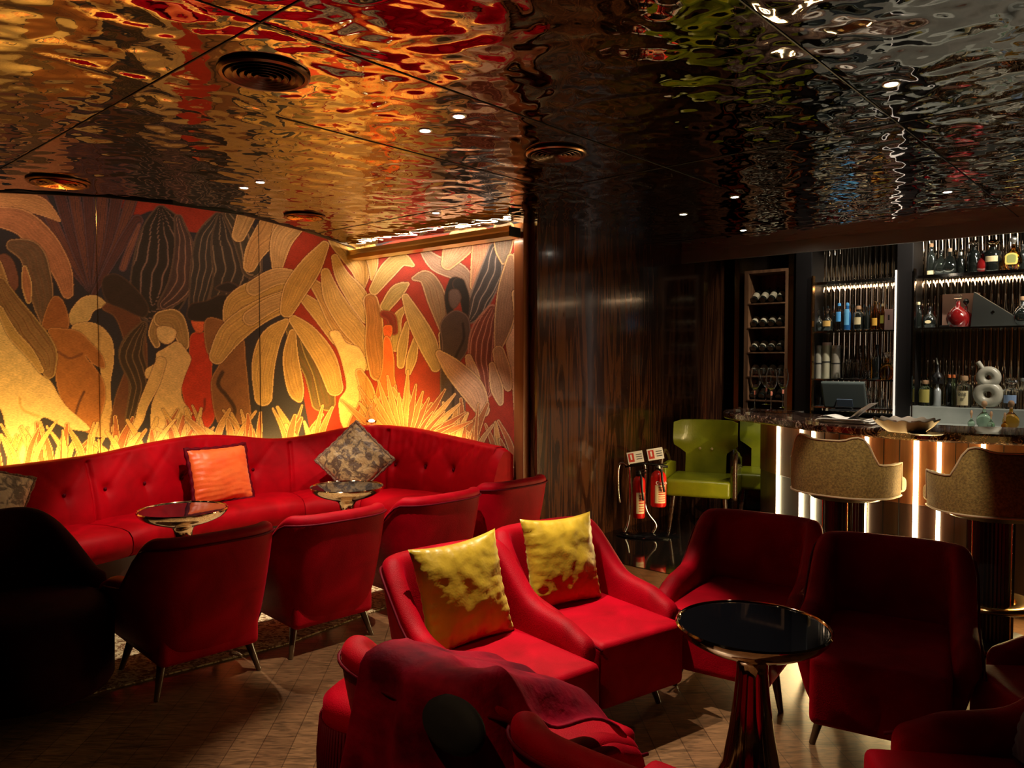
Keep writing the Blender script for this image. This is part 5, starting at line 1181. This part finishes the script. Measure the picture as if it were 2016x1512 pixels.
for i in range(60):
    a = rr_.uniform(0, 2*PI); r = .12*math.sqrt(rr_.random()); mnt.lathe([(0, -.006), (.011, -.004), (.013, 0), (.011, .004), (0, .006)], 8, c=(r*math.cos(a), r*math.sin(a), .030+.02*rr_.random()+.1*r*.3))
mm = tag(obj('mints', mnt, mat('pink_mints', (.8, .42, .32), .5), smooth=60, loc=(p.x, p.y, 1.101+.004)), 'heap of pink and white mints lying in the scalloped dish', 'sweets'); mm['kind'] = 'stuff'
p = at(1812, 856, 1.10); sd = tag(obj('black_coaster', MB().lathe([(0, 0), (.085, 0), (.095, .008), (.090, .009), (.08, .004), (0, .004)], 32), BLACK, smooth=40, loc=(p.x+.04, p.y+.02, 1.1005)), 'flat round black plate on the bar beside the scalloped dish', 'plate')
# sink taps / glass rinser in the bar well
# ================================================================ GREEN ARMCHAIRS
def green_chair(label, x, y, fdeg, src=None):
    a = math.radians(fdeg)-PI/2
    if src: return dup(src, (x, y, 0), a, label)
    t = thing('green_armchair', label, 'armchair', (x, y, 0), a, 'green leather wing armchairs')
    obj('seat', MB().box((0, .02, .40), (.56, .56, .15)), GREEN, t, smooth=180, bevel=.035, seg=4)
    # backrest: narrow waist, wide curved wing top
    L = []
    for i in range(15):
        z = .42+.54*i/14; f = i/14; hw = .185+.105*sstep(.42, .58, f); y0 = -.20-.09*f
        row = []
        cv = .11*sstep(.45, .7, f)
        for j in range(11): s = -1+2*j/10; row.append(Vector((s*hw, y0+cv*s*s, z-(.02 if f > .95 and abs(s) > .85 else 0))))
        for j in range(11): s = 1-2*j/10; row.append(Vector((s*hw*.985, y0+cv*s*s-.065+.0*s, z-(.02 if f > .95 and abs(s) > .85 else 0))))
        L.append(row)
    bk = obj('backrest', MB().loft(L), GREEN, t, smooth=50)
    for sx in (-.055, .055): obj('button', MB().lathe([(0, -.004), (.012, 0), (.010, .006), (0, .008)], 12, M=Matrix.Rotation(PI/2, 4, 'X').inverted()), CHROME if False else STOOLV, t, smooth=60, loc=(sx, -.236, .695))
    for sx in (-1, 1):
        obj('side_panel', MB().loft([[Vector((sx*(.275+o), y_, z)) for y_, z in ((.27, .33), (.27, .56), (.20, .60), (-.02, .60), (-.24, .565), (-.25, .33))] for o in (0, .045)]), GREEN, t, smooth=50, bevel=.012, seg=3)
        arm = [(.29, .32), (.295, .50), (.285, .64), (.235, .695), (.13, .705), (.02, .67), (-.08, .60)]
        pts = [Vector((sx*.315, y_, z)) for y_, z in catmull(arm, 5)]
        obj('arm', MB().tube(pts, .020, 10), DWOOD, t, smooth=180)
        for zz in (.585, .605): obj('welt', MB().tube([Vector((sx*.322, y_, zz-.02+(.0 if y_ > -.02 else (y_+.02)*.15))) for y_ in (.2, .1, 0, -.1, -.24)], .004, 6), STOOLV, t, smooth=180)
        for sy in (-1, 1): obj('leg', MB().cyl((sx*.22, sy*.20, .335), (sx*.25, sy*.25, 0), .024, .014, 12), DWOOD, t, smooth=60)
    return t
g1 = at(1395, 965, .40); g1c = green_chair('green leather wing armchair, front one beside the fire extinguishers', 1.72, 6.86, -112)
green_chair('green leather wing armchair half hidden by the end of the bar', 2.44, 7.18, -112, g1c)
# ================================================================ FIRE EXTINGUISHERS
sb = at(1275, 1055, 0)
stn = thing('extinguisher_stand', 'black and chrome floor stand carrying two fire extinguishers', 'stand', (sb.x, sb.y, 0), -.1)
obj('base', MB().lathe([(0, 0), (.27, 0), (.275, .012), (.24, .024), (0, .03)], 40, M=Matrix.Diagonal((1, .62, 1, 1))), BLKGLASS, stn, smooth=40)
for x0, x1 in ((-.17, -.155), (.07, -.02)):
    pts = catmull([(x0-.03, -.02, .03), (x0, 0, .10), (x1, .0, .25), (x1, .02, .55), (x1-.01, .02, .62)], 6); obj('chrome_tube', MB().tube(pts, .011, 10), CHROME, stn, smooth=180)
obj('crossbar', MB().tube([(-.20, .02, .60), (-.0, .02, .625), (.17, .02, .60)], .012, 8), BLACK, stn, smooth=180)
obj('handle', MB().tube(catmull([(-.17, .02, .60), (-.23, .01, .63), (-.255, .0, .56), (-.25, .0, .36), (-.235, .0, .28)], 5), .010, 8), CHROME, stn, smooth=180)
for k, (x, z, rz) in enumerate(((-.11, .685, -.10), (.06, .715, -.05))):
    o = obj('sign_plate', MB().box((0, 0, 0), (.135, .006, .10), rx=-.35, ry=-.18), WHITE, stn, loc=(x, -.02, z))
    obj('red_pictogram', MB().box((-.035, -.0035, .0), (.048, .002, .075)), LABELR, o).rotation_euler = (-.35, -.18, 0)
    q = obj('white_flame', MB().box((-.035, -.005, .005), (.014, .002, .045)), WHITE, o); q.rotation_euler = (-.35, -.18, 0)
    q = obj('print_lines', MB().box((.032, -.0035, .02), (.05, .002, .006)).box((.032, -.0035, .0), (.05, .002, .006)).box((.032, -.0035, -.02), (.05, .002, .006)), LABELK, o); q.rotation_euler = (-.35, -.18, 0)
def exting(label, x, y, z0, h, r, lblw, kind):
    t = thing('fire_extinguisher', label, 'fire extinguisher', (sb.x+x, sb.y+y, z0), -.25, None)
    obj('cylinder', MB().lathe([(0, 0), (r*.9, 0), (r, .012), (r, h-r*.9), (r*.85, h-r*.4), (r*.5, h-r*.08), (.018, h), (0, h)], 36), FREDP, t, smooth=60)
    obj('valve', MB().lathe([(.016, h-.004), (.020, h), (.020, h+.03), (.012, h+.045), (0, h+.045)], 16), BLACK if kind else STEEL, t, smooth=50)
    obj('lever', MB().box((.02, 0, h+.05), (.10, .018, .008), ry=-.25).box((.02, 0, h+.03), (.08, .018, .006)), BLACK, t)
    obj('hose', MB().tube(catmull([(-.02, 0, h+.02), (r*.4, -r*.9, h+.0), (r*.55, -r*1.25, h*.75), (r*.8, -r*1.15, h*.45)], 6), .010, 8), BLACK, t, smooth=180)
    L2 = []
    a0, a1 = (-PI/2-.35, -PI/2+1.05)
    for i in range(13):
        a = a0+(a1-a0)*i/12; L2.append([Vector((rr*math.cos(a), rr*math.sin(a), zz)) for rr, zz in ((r+.001, h*.12), (r+.001, h*.62), (r-.001, h*.62), (r-.001, h*.12))])
    lb = obj('label', MB().loft(L2), LABELY, t, smooth=60)
    for q_ in range(7):
        L3 = []
        for i in range(9):
            a = a0+.42+(a1-a0-.5)*i/8; zc = h*(.17+.06*q_); L3.append([Vector((rr*math.cos(a), rr*math.sin(a), zz)) for rr, zz in ((r+.0016, zc), (r+.0016, zc+h*(.038 if q_ > 2 else .02)), (r+.0008, zc+h*(.038 if q_ > 2 else .02)), (r+.0008, zc))])
        obj('label_print', MB().loft(L3), LABELR, lb)
    return t
exting('slim red fire extinguisher with a black horn on the left of the stand', -.085, -.05, .17, .36, .052, .05, 1)
ex = exting('wide red fire extinguisher with a yellow label on the right of the stand', .085, -.03, .265, .31, .068, .05, 0)
text('lettering', 'Chubb', .036, WHITE, (.028, -.066, .212), (PI/2, 0, .35), ex)
# put the base point of every thing under its own parts
bpy.context.view_layer.update()
for t in [o for o in SC.objects if o.type == 'EMPTY' and o.parent is None and o.location.length < 1e-6]:
    ch = [o for o in SC.objects if o.parent == t]; P = [o.matrix_world @ Vector(c) for o in ch for c in o.bound_box]
    if not P: continue
    c = Vector(((min(p.x for p in P)+max(p.x for p in P))/2, (min(p.y for p in P)+max(p.y for p in P))/2, min(p.z for p in P)))
    t.location = c
    for o in ch: o.location = o.location-c
